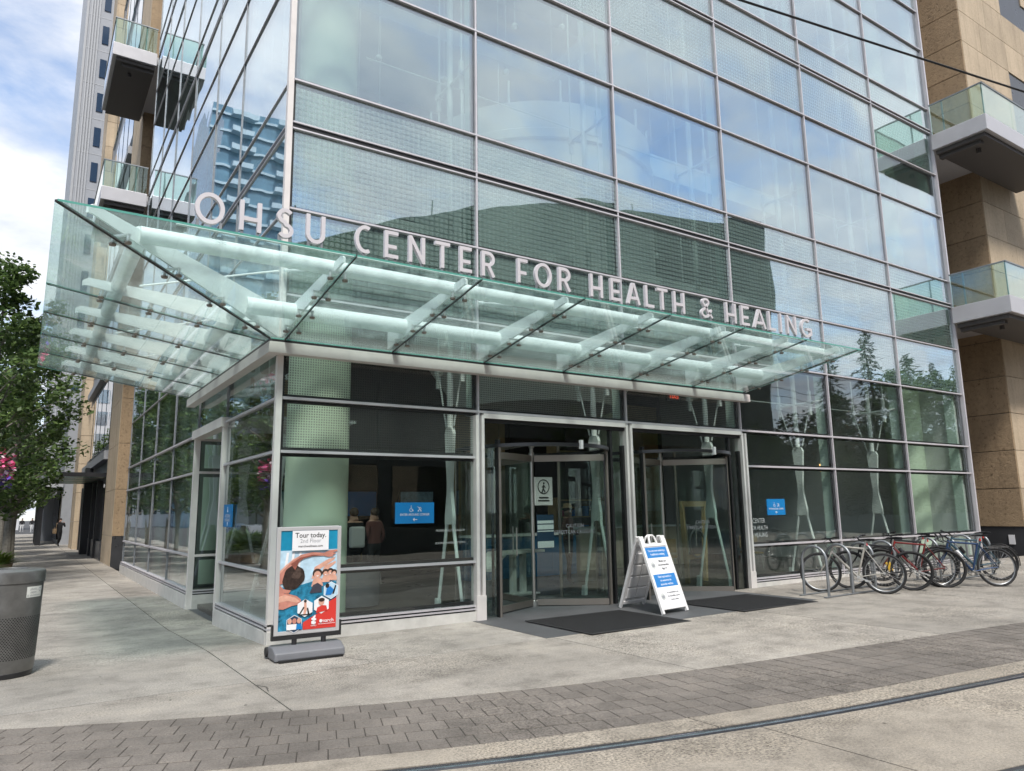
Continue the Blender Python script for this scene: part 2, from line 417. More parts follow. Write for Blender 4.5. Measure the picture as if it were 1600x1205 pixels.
# ---- glass
def glassmat(name, tint, r0, power=4.0, frit=None, wavy=0.0, body=None, refl_tint=(1, 1, 1)):
    """thin glass: tinted see-through layer under a mirror layer that grows with the angle; optional ceramic print"""
    m, t, o = base(name)
    tr = N(t, 'ShaderNodeBsdfTransparent'); tr.inputs[0].default_value = (*tint, 1)
    gl = N(t, 'ShaderNodeBsdfGlossy'); gl.inputs['Roughness'].default_value = 0.0; gl.inputs[0].default_value = (*refl_tint, 1)
    lw = N(t, 'ShaderNodeLayerWeight'); lw.inputs[0].default_value = 0.5
    p = math_(t, 'POWER', lw.outputs['Facing'], power)
    fr = math_(t, 'ADD', math_(t, 'MULTIPLY', p, 1 - r0), r0)
    inner = tr.outputs[0]
    tcn = N(t, 'ShaderNodeTexCoord')
    if body:
        df = N(t, 'ShaderNodeBsdfDiffuse'); df.inputs[0].default_value = (*body[1], 1)
        tl = N(t, 'ShaderNodeBsdfTranslucent'); tl.inputs[0].default_value = (*body[1], 1)
        m2 = N(t, 'ShaderNodeMixShader'); m2.inputs[0].default_value = 0.6; t.links.new(df.outputs[0], m2.inputs[1]); t.links.new(tl.outputs[0], m2.inputs[2])
        m1 = N(t, 'ShaderNodeMixShader')
        gp_ = N(t, 'ShaderNodeNewGeometry'); mpp = N(t, 'ShaderNodeMapping'); mpp.inputs['Scale'].default_value = (1.0, 1.0, 0.3); t.links.new(gp_.outputs['Position'], mpp.inputs[0])
        dst = ramp(t, noi(t, mpp.outputs[0], 2.2, 7, 0.68, 0.6), [(0.30, (0.35, 0.35, 0.35)), (0.55, (0.9, 0.9, 0.9)), (0.78, (2.4, 2.4, 2.4))])
        t.links.new(math_(t, 'MULTIPLY', dst, body[0]), m1.inputs[0])
        t.links.new(inner, m1.inputs[1]); t.links.new(m2.outputs[0], m1.inputs[2]); inner = m1.outputs[0]
    if frit:
        pitch, gap, col, alpha = frit
        sp_ = N(t, 'ShaderNodeSeparateXYZ'); t.links.new(tcn.outputs['Object'], sp_.inputs[0])
        def cell(out):
            f = math_(t, 'FRACT', math_(t, 'MULTIPLY', out, 1.0 / pitch))
            return math_(t, 'GREATER_THAN', f, gap)
        hz = math_(t, 'ADD', sp_.outputs[0], sp_.outputs[1])
        k = math_(t, 'MULTIPLY', cell(hz), cell(sp_.outputs[2])); k = math_(t, 'MULTIPLY', k, alpha)
        df = N(t, 'ShaderNodeBsdfDiffuse'); df.inputs[0].default_value = (*col, 1)
        m1 = N(t, 'ShaderNodeMixShader'); t.links.new(k, m1.inputs[0]); t.links.new(inner, m1.inputs[1]); t.links.new(df.outputs[0], m1.inputs[2]); inner = m1.outputs[0]
    ms = N(t, 'ShaderNodeMixShader'); t.links.new(fr, ms.inputs[0]); t.links.new(inner, ms.inputs[1]); t.links.new(gl.outputs[0], ms.inputs[2])
    t.links.new(ms.outputs[0], o.inputs[0])
    if wavy:
        g = N(t, 'ShaderNodeNewGeometry')
        bp = N(t, 'ShaderNodeBump'); bp.inputs['Strength'].default_value = 1.0; bp.inputs['Distance'].default_value = wavy
        t.links.new(noi(t, g.outputs['Position'], 0.9, 1, 0.4), bp.inputs['Height']); t.links.new(bp.outputs[0], gl.inputs['Normal'])
    return m
GT = (0.885, 0.965, 0.935)
glassmat('glass', GT, 0.28, 2.4, wavy=0.004, refl_tint=(0.88, 0.95, 1.0))
glassmat('glass_low', (0.93, 0.972, 0.95), 0.055, 3.1, wavy=0.004, refl_tint=(0.93, 0.97, 1.0))
glassmat('glass_frit', GT, 0.28, 2.4, frit=(0.085, 0.26, (0.23, 0.32, 0.29), 0.5), wavy=0.004, refl_tint=(0.88, 0.95, 1.0))
glassmat('glass_dots', (0.93, 0.972, 0.95), 0.06, 3.0, frit=(0.035, 0.45, (0.20, 0.20, 0.19), 0.35), wavy=0.004, refl_tint=(0.93, 0.95, 1.0))
glassmat('glass_clear', (0.90, 0.94, 0.92), 0.05, 4.0)
glassmat('glass_rail', (0.80, 0.92, 0.87), 0.10, 3.5)
glassmat('glass_canopy', (0.885, 0.975, 0.965), 0.03, 4.5, body=(0.17, (0.74, 0.92, 0.90)))
pmat('glass_edge', (0.10, 0.34, 0.28), 0.15)
glassmat('glass_far', (0.35, 0.42, 0.45), 0.25, 3.0, wavy=0.004)
# ================================================================= the setting: ground
g = MB()
g.add([(-700, -700, -0.26), (700, -700, -0.26), (700, 700, -0.26), (-700, 700, -0.26)], [(0, 1, 2, 3)])
tag(g.build('ground', 'asphalt'), kind='structure')

def rail_y(x):
    if x <= 3.8: return -5.383 - 0.3025 * x + 0.0227 * x * x
    return rail_y(3.8) - 0.130 * (x - 3.8)
def rail_pt(x, off=0.0):
    s = (rail_y(x + 0.01) - rail_y(x - 0.01)) / 0.02
    n = Vector((-s, 1.0)).normalized()
    return Vector((x, rail_y(x))) + n * off
def off_y(x, off):
    """y of the curve offset from the rail at a given x"""
    a = x
    for _ in range(12):
        p = rail_pt(a, off); a += x - p.x
    return rail_pt(a, off).y
BAND0, BAND1 = 0.36, 1.72
JG = 0.007
pav = bpy.data.objects.new('pavement', None); COL.objects.link(pav); tag(pav, kind='structure')
def slab(x0, x1, y0, y1, mat='concrete', name='slab', parent=pav, dz=0.0, nx=None, th=0.2, j=JG):
    """y0, y1: number or function of x"""
    fy0 = y0 if callable(y0) else (lambda x, c=y0: c); fy1 = y1 if callable(y1) else (lambda x, c=y1: c)
    x0 += j; x1 -= j
    n = nx or max(1, int((x1 - x0) / 0.6) if (callable(y0) or callable(y1)) else 2)
    m = 4
    V = []; F = []
    for i in range(n + 1):
        x = x0 + (x1 - x0) * i / n; a, b = fy0(x) + j, fy1(x) - j
        for k in range(m + 1):
            y = a + (b - a) * k / m; V.append((x, y, gz(x, y) + dz))
    for i in range(n):
        for k in range(m):
            q = i * (m + 1) + k; F.append((q, q + m + 1, q + m + 2, q + 1))
    # skirt
    ring = [i * (m + 1) for i in range(n + 1)] + [n * (m + 1) + k for k in range(1, m + 1)] + [i * (m + 1) + m for i in range(n - 1, -1, -1)] + [k for k in range(m - 1, 0, -1)]
    o = len(V); V += [(V[i][0], V[i][1], V[i][2] - th) for i in ring]
    L = len(ring)
    for i in range(L): F.append((ring[i], o + i, o + (i + 1) % L, ring[(i + 1) % L]))
    b = MB(); b.add(V, F)
    return b.build(name, mat, parent)
bandf = lambda x: off_y(x, BAND1)
JY = -1.92
# along the glass front, house side
for a, b in ((-0.72, 2.95), (8.62, 12.4), (12.4, 16.2), (16.2, 20.0), (20.0, 26.0), (26.0, 34.0)):
    slab(a, b, JY, 0.35 if a > 20 else -0.02, 'concrete_smooth' if a < 2 else 'concrete')
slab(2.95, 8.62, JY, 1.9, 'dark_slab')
# kerb side up to the brick band
for a, b in ((-0.72, 3.05), (3.05, 6.8), (6.8, 10.6), (10.6, 15.0), (15.0, 20.0), (20.0, 27.0), (27.0, 34.0)):
    slab(a, b, bandf, JY, 'concrete')
# street side of the left front
slab(-5.0, -0.72, bandf, JY - 0.1, 'concrete')
ys = [JY - 0.1, 0.9, 3.55, 6.3, 9.4, 12.6, 16.0, 19.5, 24, 30, 38, 48, 62, 90]
for i in range(len(ys) - 1):
    mt = 'concrete_smooth'
    slab(-5.0, -0.72, ys[i], ys[i + 1], mt, nx=4)
    if i: slab(-0.72, 0.02 if not 3.0 < ys[i] < 5 else 0.02, ys[i], ys[i + 1], 'concrete')
slab(-0.72, 0.02, -0.02, 0.9, 'concrete')
# recess floor at the side door
b = MB(); b.box((1.1, 4.25, -0.16), (2.2, 2.4, 0.12)); b.build('recess_floor', 'dark_slab', pav)
# kerb
b = MB(); b.bb((-5.2, -1.0, -0.26), (-5.0, 95, -0.092)); b.build('kerb', 'concrete_smooth', pav, bevel=0.015)
# track bed slabs
for i, (a, b_) in enumerate(((-6.0, -2.6), (-2.6, 1.72), (1.72, 6.6), (6.6, 11.5), (11.5, 17), (17, 24), (24, 34))):
    slab(a, b_, lambda x: off_y(x, 0.055), lambda x: off_y(x, BAND0), 'concrete_track', dz=0.0)
    slab(a + 0.25, b_ + 0.25, lambda x: off_y(x, -1.41), lambda x: off_y(x, -0.065), 'concrete_track', dz=-0.002)
    slab(a + 0.1, b_ + 0.1, lambda x: off_y(x, -9.0), lambda x: off_y(x, -1.53), 'concrete_track', dz=-0.004)
# rails in their grooves
def strip(name, x0, x1, offs_z, mat, n=70):
    V = []; F = []
    for i in range(n + 1):
        x = x0 + (x1 - x0) * i / n
        for off, z in offs_z:
            p = rail_pt(x, off); V.append((p.x, p.y, gz(p.x, p.y) + z))
    k = len(offs_z)
    for i in range(n):
        for j in range(k - 1): F.append((i * k + j, (i + 1) * k + j, (i + 1) * k + j + 1, i * k + j + 1))
    b = MB(); b.add(V, F, True); return b
for c, lab in ((0.0, 'curved steel streetcar rail set flush beside the brick band'), (-1.468, 'second steel streetcar rail nearer the viewer at the lower right')):
    rt = thing('streetcar_rail', lab, 'rail')
    strip('rail_head', -6, 34, [(c - 0.026, -0.03), (c - 0.024, -0.003), (c - 0.010, 0.001), (c + 0.016, 0.001), (c + 0.024, -0.003), (c + 0.026, -0.03)], 'rail_steel').build('rail_head', 'rail_steel', rt)
    strip('groove', -6, 34, [(c - 0.085, -0.006), (c - 0.06, -0.012), (c - 0.028, -0.03), (c + 0.028, -0.03), (c + 0.05, -0.010), (c + 0.075, -0.004)], 'rail_groove').build('rail_groove', 'rail_groove', rt)

# brick band: pavers laid in six curved courses
bandroot = bpy.data.objects.new('brick_paving', None); COL.objects.link(bandroot); tag(bandroot, kind='structure')
pb = MB(); PWd = 0.208; PDp = (BAND1 - BAND0) / 6
pb.box((0, 0, -0.04), (PWd - 0.008, PDp - 0.012, 0.08)); pme = pb.mesh('paver', 'paver_mat')
bm = bmesh.new(); bm.from_mesh(pme); bmesh.ops.bevel(bm, geom=[e for e in bm.edges if all(v.co.z > -0.01 for v in e.verts)], offset=0.0025, segments=1, affect='EDGES'); bm.to_mesh(pme); bm.free()
rest = MB(); cnt = 0
for row in range(6):
    x = -4.6 + (0.104 if row % 2 else 0); off = BAND0 + PDp * (row + 0.5)
    while x < 30:
        p = rail_pt(x, off); q = rail_pt(x + 0.02, off); ang = math.atan2(q.y - p.y, q.x - p.x)
        z = gz(p.x, p.y) + random.uniform(-0.0003, 0.0018)
        if -3.0 < p.x < 7.3 and cnt < 300:
            o = link('paver', pme, bandroot, (p.x, p.y, z), (random.uniform(-0.003, 0.003), random.uniform(-0.003, 0.003), ang + random.uniform(-0.006, 0.006))); cnt += 1
        else:
            rest.box((p.x, p.y, z - 0.04), (PWd - 0.008, PDp - 0.012, 0.08), Matrix.Rotation(ang, 3, 'Z'))
        d = (q - p).length / 0.02
        x += PWd / d
tag(rest.build('far_pavers', 'paver_mat', bandroot), kind='stuff')
b = MB(); V = []; F = []
for i in range(61):
    x = -5 + 38 * i / 60
    for off in (BAND0, BAND1):
        p = rail_pt(x, off); V.append((p.x, p.y, gz(p.x, p.y) - 0.0028))
for i in range(60): F.append((2 * i, 2 * i + 2, 2 * i + 3, 2 * i + 1))
b.add(V, F); pmat('joint_sand', (0.05, 0.043, 0.036), 0.95, var=0.3, vscale=9, coord='World'); b.build('joint_sand', 'joint_sand', bandroot)
# concrete cracks near the corner, thin dark wandering lines
def crack(pts, parent=pav):
    b = MB(); V = []; F = []
    P = []
    for a, c in zip(pts[:-1], pts[1:]):
        a, c = Vector(a), Vector(c)
        for k in range(6): P.append(a.lerp(c, k / 6) + Vector((random.uniform(-.012, .012), random.uniform(-.012, .012))))
    P.append(Vector(pts[-1]))
    for i, p in enumerate(P):
        w_ = random.uniform(0.002, 0.0045); V += [(p.x - w_, p.y - w_, gz(p.x, p.y) + 0.0035), (p.x + w_, p.y + w_, gz(p.x, p.y) + 0.0035)]
    for i in range(len(P) - 1): F.append((2 * i, 2 * i + 1, 2 * i + 3, 2 * i + 2))
    b.add(V, F); b.build('crack', 'black', parent)
crack([(0.45, -1.30), (0.52, -1.62), (0.62, -1.70), (0.58, -1.92)]); crack([(-0.72, -2.2), (-0.66, -2.36), (-0.70, -2.55)])
crack([(1.0, -2.0), (0.4, -2.08), (-0.3, -2.1), (-0.7, -2.2)])

# ================================================================= the glass building
BAY = 3.1
LV = [0.24, 0.877, 2.445, 3.163, 4.598, 5.855, 7.116, 7.828, 9.763, 11.04, 12.38, 13.09, 15.03, 16.30, 17.64, 18.35, 20.29, 21.57, 22.90]
DBL = {6, 10, 14, 18}
XV = [BAY * i for i in range(7)]
YV = [0.0, 3.05, 5.45, 8.25, 11.05, 13.85, 16.6]
TOP = LV[-1]
bld = thing('glass_building', 'tall glass fronted corner building with pale aluminium mullions and stone ends', 'building')
pane_cache = {}; gask_cache = {}
def pane_mesh(w_, h, mat):
    k = (round(w_, 3), round(h, 3), mat)
    if k not in pane_cache:
        b = MB(); b.box((0, 0, 0), (w_, 0.024, h)); pane_cache[k] = b.mesh('pane', mat)
    return pane_cache[k]
def gasket_mesh(w_, h, t=0.045):
    k = (round(w_, 3), round(h, 3))
    if k not in gask_cache:
        b = MB(); d = 0.05
        b.box((-w_ / 2 + t / 2, 0.03, 0), (t, d, h)); b.box((w_ / 2 - t / 2, 0.03, 0), (t, d, h))
        b.box((0, 0.03, -h / 2 + t / 2), (w_ - 2 * t, d, t)); b.box((0, 0.03, h / 2 - t / 2), (w_ - 2 * t, d, t))
        gask_cache[k] = b.mesh('gasket', 'black')
    return gask_cache[k]
def pane(side, a, b_, z0, z1, mat, parent=bld):
    w_, h = (b_ - a) - 0.03, (z1 - z0) - 0.03
    c = (a + b_) / 2; zc = (z0 + z1) / 2
    jig = (random.gauss(0, 0.0022), 0, random.gauss(0, 0.0022))
    if side == 'R': o = link('pane', pane_mesh(w_, h, mat), parent, (c, 0.03, zc), jig)
    else: o = link('pane', pane_mesh(w_, h, mat), parent, (0.03, c, zc), (jig[0], 0, -math.pi / 2 + jig[2]))
    link('gasket', gasket_mesh(w_, h), o)
    return o
def pmatl(k):
    """ceramic print by row of panes"""
    if k in (4, 5, 6): return 'glass_frit'
    if k in (2, 3): return 'glass_dots'
    if k < 2: return 'glass_low'
    if k in (9, 10, 13, 14, 17): return 'glass_frit'
    return 'glass'
for i in range(6):
    for k in range(len(LV) - 1):
        if i in (1, 2) and k < 3: continue
        m = pmatl(k)
        if i == 5 and k in (2, 3): m = 'glass_low'
        if i in (3, 4) and k in (2, 3): m = 'glass_low'
        pane('R', XV[i], XV[i + 1], LV[k], LV[k + 1], m)
for i in range(6):
    for k in range(len(LV) - 1):
        if i == 1 and k < 3: continue
        pane('L', YV[i], YV[i + 1], LV[k] - (0.06 if k == 0 else 0), LV[k + 1], 'glass_low' if k < 4 else pmatl(k))
# mullion caps
for i, x in enumerate(XV[1:-1], 1):
    z0 = 0.0 if i not in (2,) else 3.16
    b = MB(); b.bb((x - 0.015, -0.026, 0.02), (x + 0.015, 0.02, TOP)); b.build('mullion', 'alu', bld)
b = MB(); b.bb((-0.040, -0.040, -0.12), (0.040, 0.045, TOP)); b.build('corner_post', 'alu_white', bld)
b = MB(); b.bb((18.58, -0.06, 0.0), (18.64, 0.05, TOP)); b.build('mullion', 'alu', bld)
for i, y in enumerate(YV[1:], 1):
    z0 = -0.12
    b = MB(); b.bb((-0.002, y - 0.007, z0), (0.02, y + 0.007, TOP)); b.build('mullion', 'galv', bld)
# transoms
for k, z in enumerate(LV):
    if k == 0: continue
    for side in 'RL':
        if side == 'R': segs = [(0.05, 18.58)] if k > 3 else ([(0.05, 3.076), (9.324, 18.58)] if k < 3 else [(0.05, 18.58)])
        else: segs = [(0.05, 16.6)] if k > 3 else ([(0.05, 3.03), (5.47, 16.6)] if k < 3 else [(0.05, 16.6)])
        for a, c in segs:
            hs = [(-0.048, 0.022), (0.048, 0.022)] if k in DBL else [(0.0, 0.027 if k > 3 else 0.036)]
            dp = 0.030 if side == 'R' else (0.018 if k <= 3 else 0.003)
            if side == 'L' and k > 3: hs = [(a_, b_ * .6) for a_, b_ in hs]
            for dz, h in hs:
                b = MB()
                if side == 'R': b.bb((a, -dp - .002, z + dz - h / 2), (c, 0.018, z + dz + h / 2))
                else: b.bb((-dp - .002, a, z + dz - h / 2), (0.018, c, z + dz + h / 2))
                b.build('transom', 'alu', bld)
            if k in DBL:
                b = MB()
                if side == 'R': b.bb((a, -0.008, z - 0.036), (c, 0.05, z + 0.036))
                else: b.bb((-0.006, a, z - 0.036), (0.05, c, z + 0.036))
                b.build('transom_gap', 'black', bld)
# base panels with two dark slots
def base_run(p, q, zb, out):
    p, q = Vector(p), Vector(q); d = (q - p).normalized(); n = Vector(out)
    L = (q - p).length; ang = math.atan2(d.y, d.x); c = (p + q) / 2
    rm = Matrix.Rotation(ang, 3, 'Z')
    for z0, z1, o, mt, nm in ((zb, 0.155, 0.055, 'base_panel', 'base_panel'), (0.155, 0.178, 0.01, 'black', 'slot'), (0.178, 0.200, 0.045, 'alu', 'sill'), (0.200, 0.222, 0.01, 'black', 'slot'), (0.222, 0.246, 0.04, 'alu', 'sill')):
        b = MB(); cc = c + n * (o / 2 - 0.03)
        b.box((cc.x, cc.y, (z0 + z1) / 2), (L, o + 0.06, z1 - z0), rm); b.build(nm, mt, bld)
base_run((-0.05, 0), (3.04, 0), -0.2, (0, -1)); base_run((9.36, 0), (18.62, 0), -0.1, (0, -1))
base_run((0, 3.05), (0, 0.0), -0.25, (-1, 0)); base_run((0, 16.6), (0, 5.45), -0.25, (-1, 0))
base_run((0.05, 5.42), (2.2, 5.42), -0.25, (0, -1))
# door portal frames
for x in (3.1, 6.2, 9.3):
    b = MB(); b.bb((x - 0.075, -0.075, -0.02), (x - 0.027, 0.10, 3.10)); b.bb((x + 0.027, -0.075, -0.02), (x + 0.075, 0.10, 3.10)); b.build('door_post', 'alu_white', bld)
    if x != 6.2:
        b = MB(); b.bb((x - 0.082, -0.085, -0.02), (x + 0.082, 0.0, 0.38)); b.build('post_guard', 'alu_white', bld)
for a, c in ((3.175, 6.125), (6.275, 9.225)):
    b = MB(); b.bb((a, -0.07, 3.06), (c, 0.10, 3.135)); b.build('door_head', 'alu_white', bld)
    b = MB(); b.bb((a, -0.03, 3.0), (c, 0.06, 3.06)); b.build('door_head_seal', 'black', bld)
    # fixed glass over and beside the drum
    for x0, x1 in ((a, a + 0.33), (c - 0.33, c)):
        b = MB(); b.bb((x0 + 0.05, 0.02, 0.06), (x1, 0.044, 3.0)); b.build('side_light', 'glass_clear', bld)
        b = MB(); b.bb((x0, -0.01, 0.0), (x0 + 0.05, 0.07, 3.0)); b.bb((x1 - 0.05, -0.012, 0.0), (x1, 0.072, 2.74)); b.build('side_light_frame', 'black', bld)
    b = MB(); b.bb((a + 0.33, 0.02, 2.78), (c - 0.33, 0.044, 3.0)); b.build('over_light', 'glass_clear', bld)
# recess at the side door: far return wall, header, soffit, rear door
b = MB(); b.bb((-0.09, 2.98, 3.08), (0.10, 5.52, 3.24)); b.build('recess_header', 'alu_white', bld)
b = MB(); b.bb((0.1, 3.05, 3.26), (2.3, 5.45, 3.31)); b.build('recess_soffit', 'plaster', bld)
for z0, z1 in ((0.25, 0.877), (0.877, 2.445), (2.445, 3.08)):
    o = link('pane', pane_mesh(1.9, z1 - z0 - 0.03, 'glass'), bld, (1.03, 5.45, (z0 + z1) / 2)); link('gasket', gasket_mesh(1.9, z1 - z0 - 0.03, 0.07), o)
    b = MB(); b.bb((0.06, 5.40, z1 - 0.022), (2.0, 5.46, z1 + 0.022)); b.build('transom', 'alu_white', bld)
b = MB(); b.bb((-0.045, 5.405, -0.2), (0.06, 5.50, 3.08)); b.build('recess_post', 'alu_white', bld)
b = MB(); b.bb((-0.045, 3.0, -0.2), (0.05, 3.10, 3.08)); b.build('recess_post', 'alu_white', bld)
b = MB(); b.bb((2.1, 3.1, -0.1), (2.15, 5.4, 3.2)); b.build('side_door_glass', 'glass_clear', bld)
b = MB()
for y in (3.12, 4.22, 5.36): b.bb((2.08, y - 0.03, -0.1), (2.17, y + 0.03, 3.2))
b.bb((2.08, 3.1, 2.2), (2.17, 5.4, 2.28)); b.build('side_door_frame', 'dark_metal', bld)
o = MB().tube([(2.0, 4.1, 0.8), (2.0, 4.1, 1.5)], 0.016).build('door_handle', 'stainless', bld)

# ---------------- inside the building
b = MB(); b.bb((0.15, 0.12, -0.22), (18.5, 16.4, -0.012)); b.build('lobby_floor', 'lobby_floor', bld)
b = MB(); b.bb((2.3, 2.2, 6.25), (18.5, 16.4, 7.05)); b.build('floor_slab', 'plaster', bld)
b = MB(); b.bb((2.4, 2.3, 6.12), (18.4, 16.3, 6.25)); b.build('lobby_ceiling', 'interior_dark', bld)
for z in (12.38, 17.64):
    b = MB(); b.bb((12.0, 5.2, z - 0.75), (18.5, 16.4, z - 0.05)); b.build('floor_slab', 'plaster', bld)
    b = MB(); b.bb((2.2, 9.5, z - 0.75), (12.0, 16.4, z - 0.05)); b.build('floor_slab', 'plaster', bld)
b = MB(); b.bb((0.1, 0.1, TOP), (18.6, 16.6, TOP + 0.4)); b.build('roof', 'plaster', bld)
b = MB(); b.bb((2.6, 13.6, 7.05), (18.5, 13.8, TOP)); b.build('inner_wall', 'interior_wall', bld)
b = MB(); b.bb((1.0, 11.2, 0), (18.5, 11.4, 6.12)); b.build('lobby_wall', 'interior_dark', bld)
b = MB(); b.bb((18.3, 0.15, 0), (18.5, 16.4, TOP)); b.build('inner_wall', 'interior_wall', bld)
# lobby wall panels
for i in range(7):
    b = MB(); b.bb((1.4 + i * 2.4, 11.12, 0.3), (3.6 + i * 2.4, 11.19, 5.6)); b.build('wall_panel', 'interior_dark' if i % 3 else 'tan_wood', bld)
# round columns
for x, y in ((0.98, 1.25), (17.95, 1.35), (1.1, 9.6), (13.2, 8.6)):
    b = MB(); b.lathe([(0.47, -0.05), (0.47, TOP)], (x, y, 0), 40); b.build('column', 'concrete_col', bld)
# big white drum hanging in the atrium
dr = MB().lathe([(2.1, 4.25), (3.25, 5.9), (3.3, 6.0), (3.3, 10.35), (3.36, 10.4), (3.36, 10.62), (3.3, 10.66), (3.3, 11.35), (3.18, 11.4), (0.02, 11.4)], (8.6, 6.1, 0), 64).build('drum', 'plaster', bld)
d2 = MB()
for k in range(16):
    an = 2 * math.pi * k / 16; d2.tube([(8.6 + 3.22 * math.cos(an), 6.1 + 3.22 * math.sin(an), 11.38), (8.6 + 3.22 * math.cos(an), 6.1 + 3.22 * math.sin(an), 11.95)], 0.03, 8)
d2.build('post', 'steel_white', dr)
# fins behind each mullion
for x in XV[1:]:
    xx = min(x, 18.27)
    b = MB(); b.bb((xx - 0.018, 0.085, 0.1 if x not in (3.1, 6.2, 9.3) else 3.2), (xx + 0.018, 0.33, TOP)); b.build('fin', 'steel_mint', bld)
for y in YV[1:]:
    b = MB(); b.bb((0.085, y - 0.018, 0.1 if y not in (3.05, 5.45) else 3.4), (0.30, y + 0.018, TOP)); b.build('fin', 'steel_mint', bld)
# cable trusses
def truss(ox, oy, ax):
    """ax: direction in plan from facade inwards"""
    t = MB(); ax = Vector(ax)
    P = lambda d, z: (ox + ax.x * d, oy + ax.y * d, z)
    t.tube([P(0.9, 3.0), P(0.9, TOP)], 0.055, 12)
    r = t.build('truss', 'steel_white', bld)
    # wedge plate and legs in the ground floor
    w1 = MB(); sd_ = Vector((-ax.y, ax.x))
    def plate(pts, th=0.03):
        V = []
        for s in (-1, 1):
            for d, z in pts: V.append((ox + ax.x * d + sd_.x * s * th, oy + ax.y * d + sd_.y * s * th, z))
        n = len(pts)
        w1.add(V, [tuple(range(n)), tuple(range(2 * n - 1, n - 1, -1))] + [(i, n + i, n + (i + 1) % n, (i + 1) % n) for i in range(n)])
    plate([(0.76, 2.9), (0.80, 3.0), (1.0, 3.0), (1.04, 2.9), (0.965, 2.1), (0.965, 1.95), (1.03, 1.55), (1.03, 1.42), (0.77, 1.42), (0.77, 1.55), (0.835, 1.95), (0.835, 2.1)])
    w1.build('plate', 'steel_white', r)
    for s in (-1, 1):
        l = MB(); l.tube([P(0.9 + s * 0.09, 1.5), P(0.9 + s * 0.42, 0.06)], [0.03, 0.026], 8)
        l.bar(P(0.9 + s * 0.42, 0.22), P(0.9 + s * 0.44, -0.01), 0.07, 0.09); l.build('leg', 'steel_white', r)
        zs = [3.02, 4.0, 9.2, 14.4, 19.6, TOP]
        rod = MB()
        ds = [0.13, 0.42, 0.42, 0.42, 0.42, 0.42]
        for (za, zb_, da, db) in zip(zs[:-1], zs[1:], ds[:-1], ds[1:]):
            rod.tube([P(0.9 + s * da, za), P(0.9 + s * db, zb_)], 0.016, 8)
        for z in zs[1:-1]:
            rod.bar(P(0.9 + s * 0.42, z - 0.28), P(0.9 + s * 0.42, z + 0.28), 0.05, 0.07)
            rod.box(P(0.9 + s * 0.42, z), (0.10, 0.10, 0.12))
        rod.build('rod', 'steel_white', r)
    st = MB()
    for z in (4.0, 9.2, 14.4, 19.6): st.tube([P(0.10, z + 0.02), P(0.48, z), P(1.32, z)], 0.035, 8)
    st.build('strut', 'steel_white', r)
for x in XV[1:6]: truss(x, 0.0, (0, 1))
for y in YV[1:6]: truss(0.0, y, (1, 0))
for z in (4.0, 9.2, 14.4, 19.6):
    b = MB(); b.tube([(1.5, 0.9, z), (18.2, 0.9, z)], 0.012, 6); b.build('tie_cable', 'steel_white', bld)
    b = MB(); b.tube([(0.9, 1.9, z), (0.9, 16.4, z)], 0.012, 6); b.build('tie_cable', 'steel_white', bld)
# pendant globes in the atrium
for i in range(14):
    x = 1.8 + (i * 2.37) % 10; y = 2.0 + (i * 1.31) % 3.2; z = 8.2 + (i * 1.7) % 6.5
    b = MB(); b.sphere((x, y, z), 0.07, 10, 8); b.tube([(x, y, z + 0.05), (x, y, TOP)], 0.006, 5); b.build('pendant', 'steel_white', bld)
# lobby downlights
for i in range(9):
    x, y = 1.9 + (i % 3) * 2.6 + (i // 3) * 0.3, 5.0 + (i // 3) * 2.0
    b = MB(); b.lathe([(0.05, 6.10), (0.001, 6.10)], (x, y, 0), 10); b.build('downlight', 'lamp_white', bld)

# ---------------- stone ends
stw = thing('stone_wing', 'tan stone wing with balconies at the right end of the glass front', 'building')
ZJ = [0.95 + 1.107 * k for k in range(25)]
SX, SY = 21.4, 0.0
b = MB(); b.bb((SX + 0.03, SY + 0.03, -0.1), (36, 9, TOP + 4)); b.build('core', 'plinth', stw)
b = MB(); b.bb((18.66, 3.4, -0.1), (SX, 3.6, TOP)); b.build('recess_wall', 'stone_split', stw)
b = MB(); b.bb((18.66, 0.06, -0.1), (18.74, 3.4, TOP)); b.build('end_wall', 'alu_white', stw)
for k in range(len(ZJ) - 1):
    z0, z1 = ZJ[k] + 0.008, ZJ[k + 1] - 0.008
    for y0_, y1_ in ((0.0, 1.7), (1.712, 3.38)):
        b = MB(); b.bb((SX - random.uniform(0, .006), y0_ + 0.004, z0), (SX + 0.06, y1_, z1)); b.build('stone_block', 'stone_split', stw, bevel=0.008, segs=1)
    x = SX + 0.065; i = 0
    while x < 31:
        x1 = x + (1.9 if (i + k) % 2 else 1.35)
        zc_ = (z0 + z1) / 2; xm = (x + x1) / 2
        if not (24.7 < xm < 27.2 and (13.1 < zc_ < 16.4 or 18.6 < zc_ < 21.9 or 7.6 < zc_ < 10.9)):
            b = MB(); b.bb((x, SY - random.uniform(0, 0.003), z0), (x1 - 0.012, SY + 0.06, z1)); b.build('stone_panel', 'stone_smooth', stw)
        x = x1; i += 1
for z0, z1 in ((7.6, 10.9), (13.1, 16.4), (18.6, 21.9)):
    b = MB(); b.bb((24.6, SY + 0.24, z0), (27.3, SY + 0.27, z1)); o = b.build('window', 'glass_far', stw)
    b = MB()
    for x in (24.75, 25.8, 26.9): b.bb((x - 0.03, SY + 0.18, z0), (x + 0.03, SY + 0.30, z1))
    b.build('window_frame', 'dark_metal', o)
b = MB(); b.bb((SX + 0.02, SY + 0.02, -0.1), (36, 3.0, 0.94)); b.bb((18.76, 1.9, -.1), (SX + .018, 2.0, .94)); b.build('plinth', 'plinth', stw)
b = MB(); b.bb((SX - 0.003, 0.30, 0.45), (SX + 0.012, 0.46, 0.72)); b.build('notice_plate', 'print_white', stw)

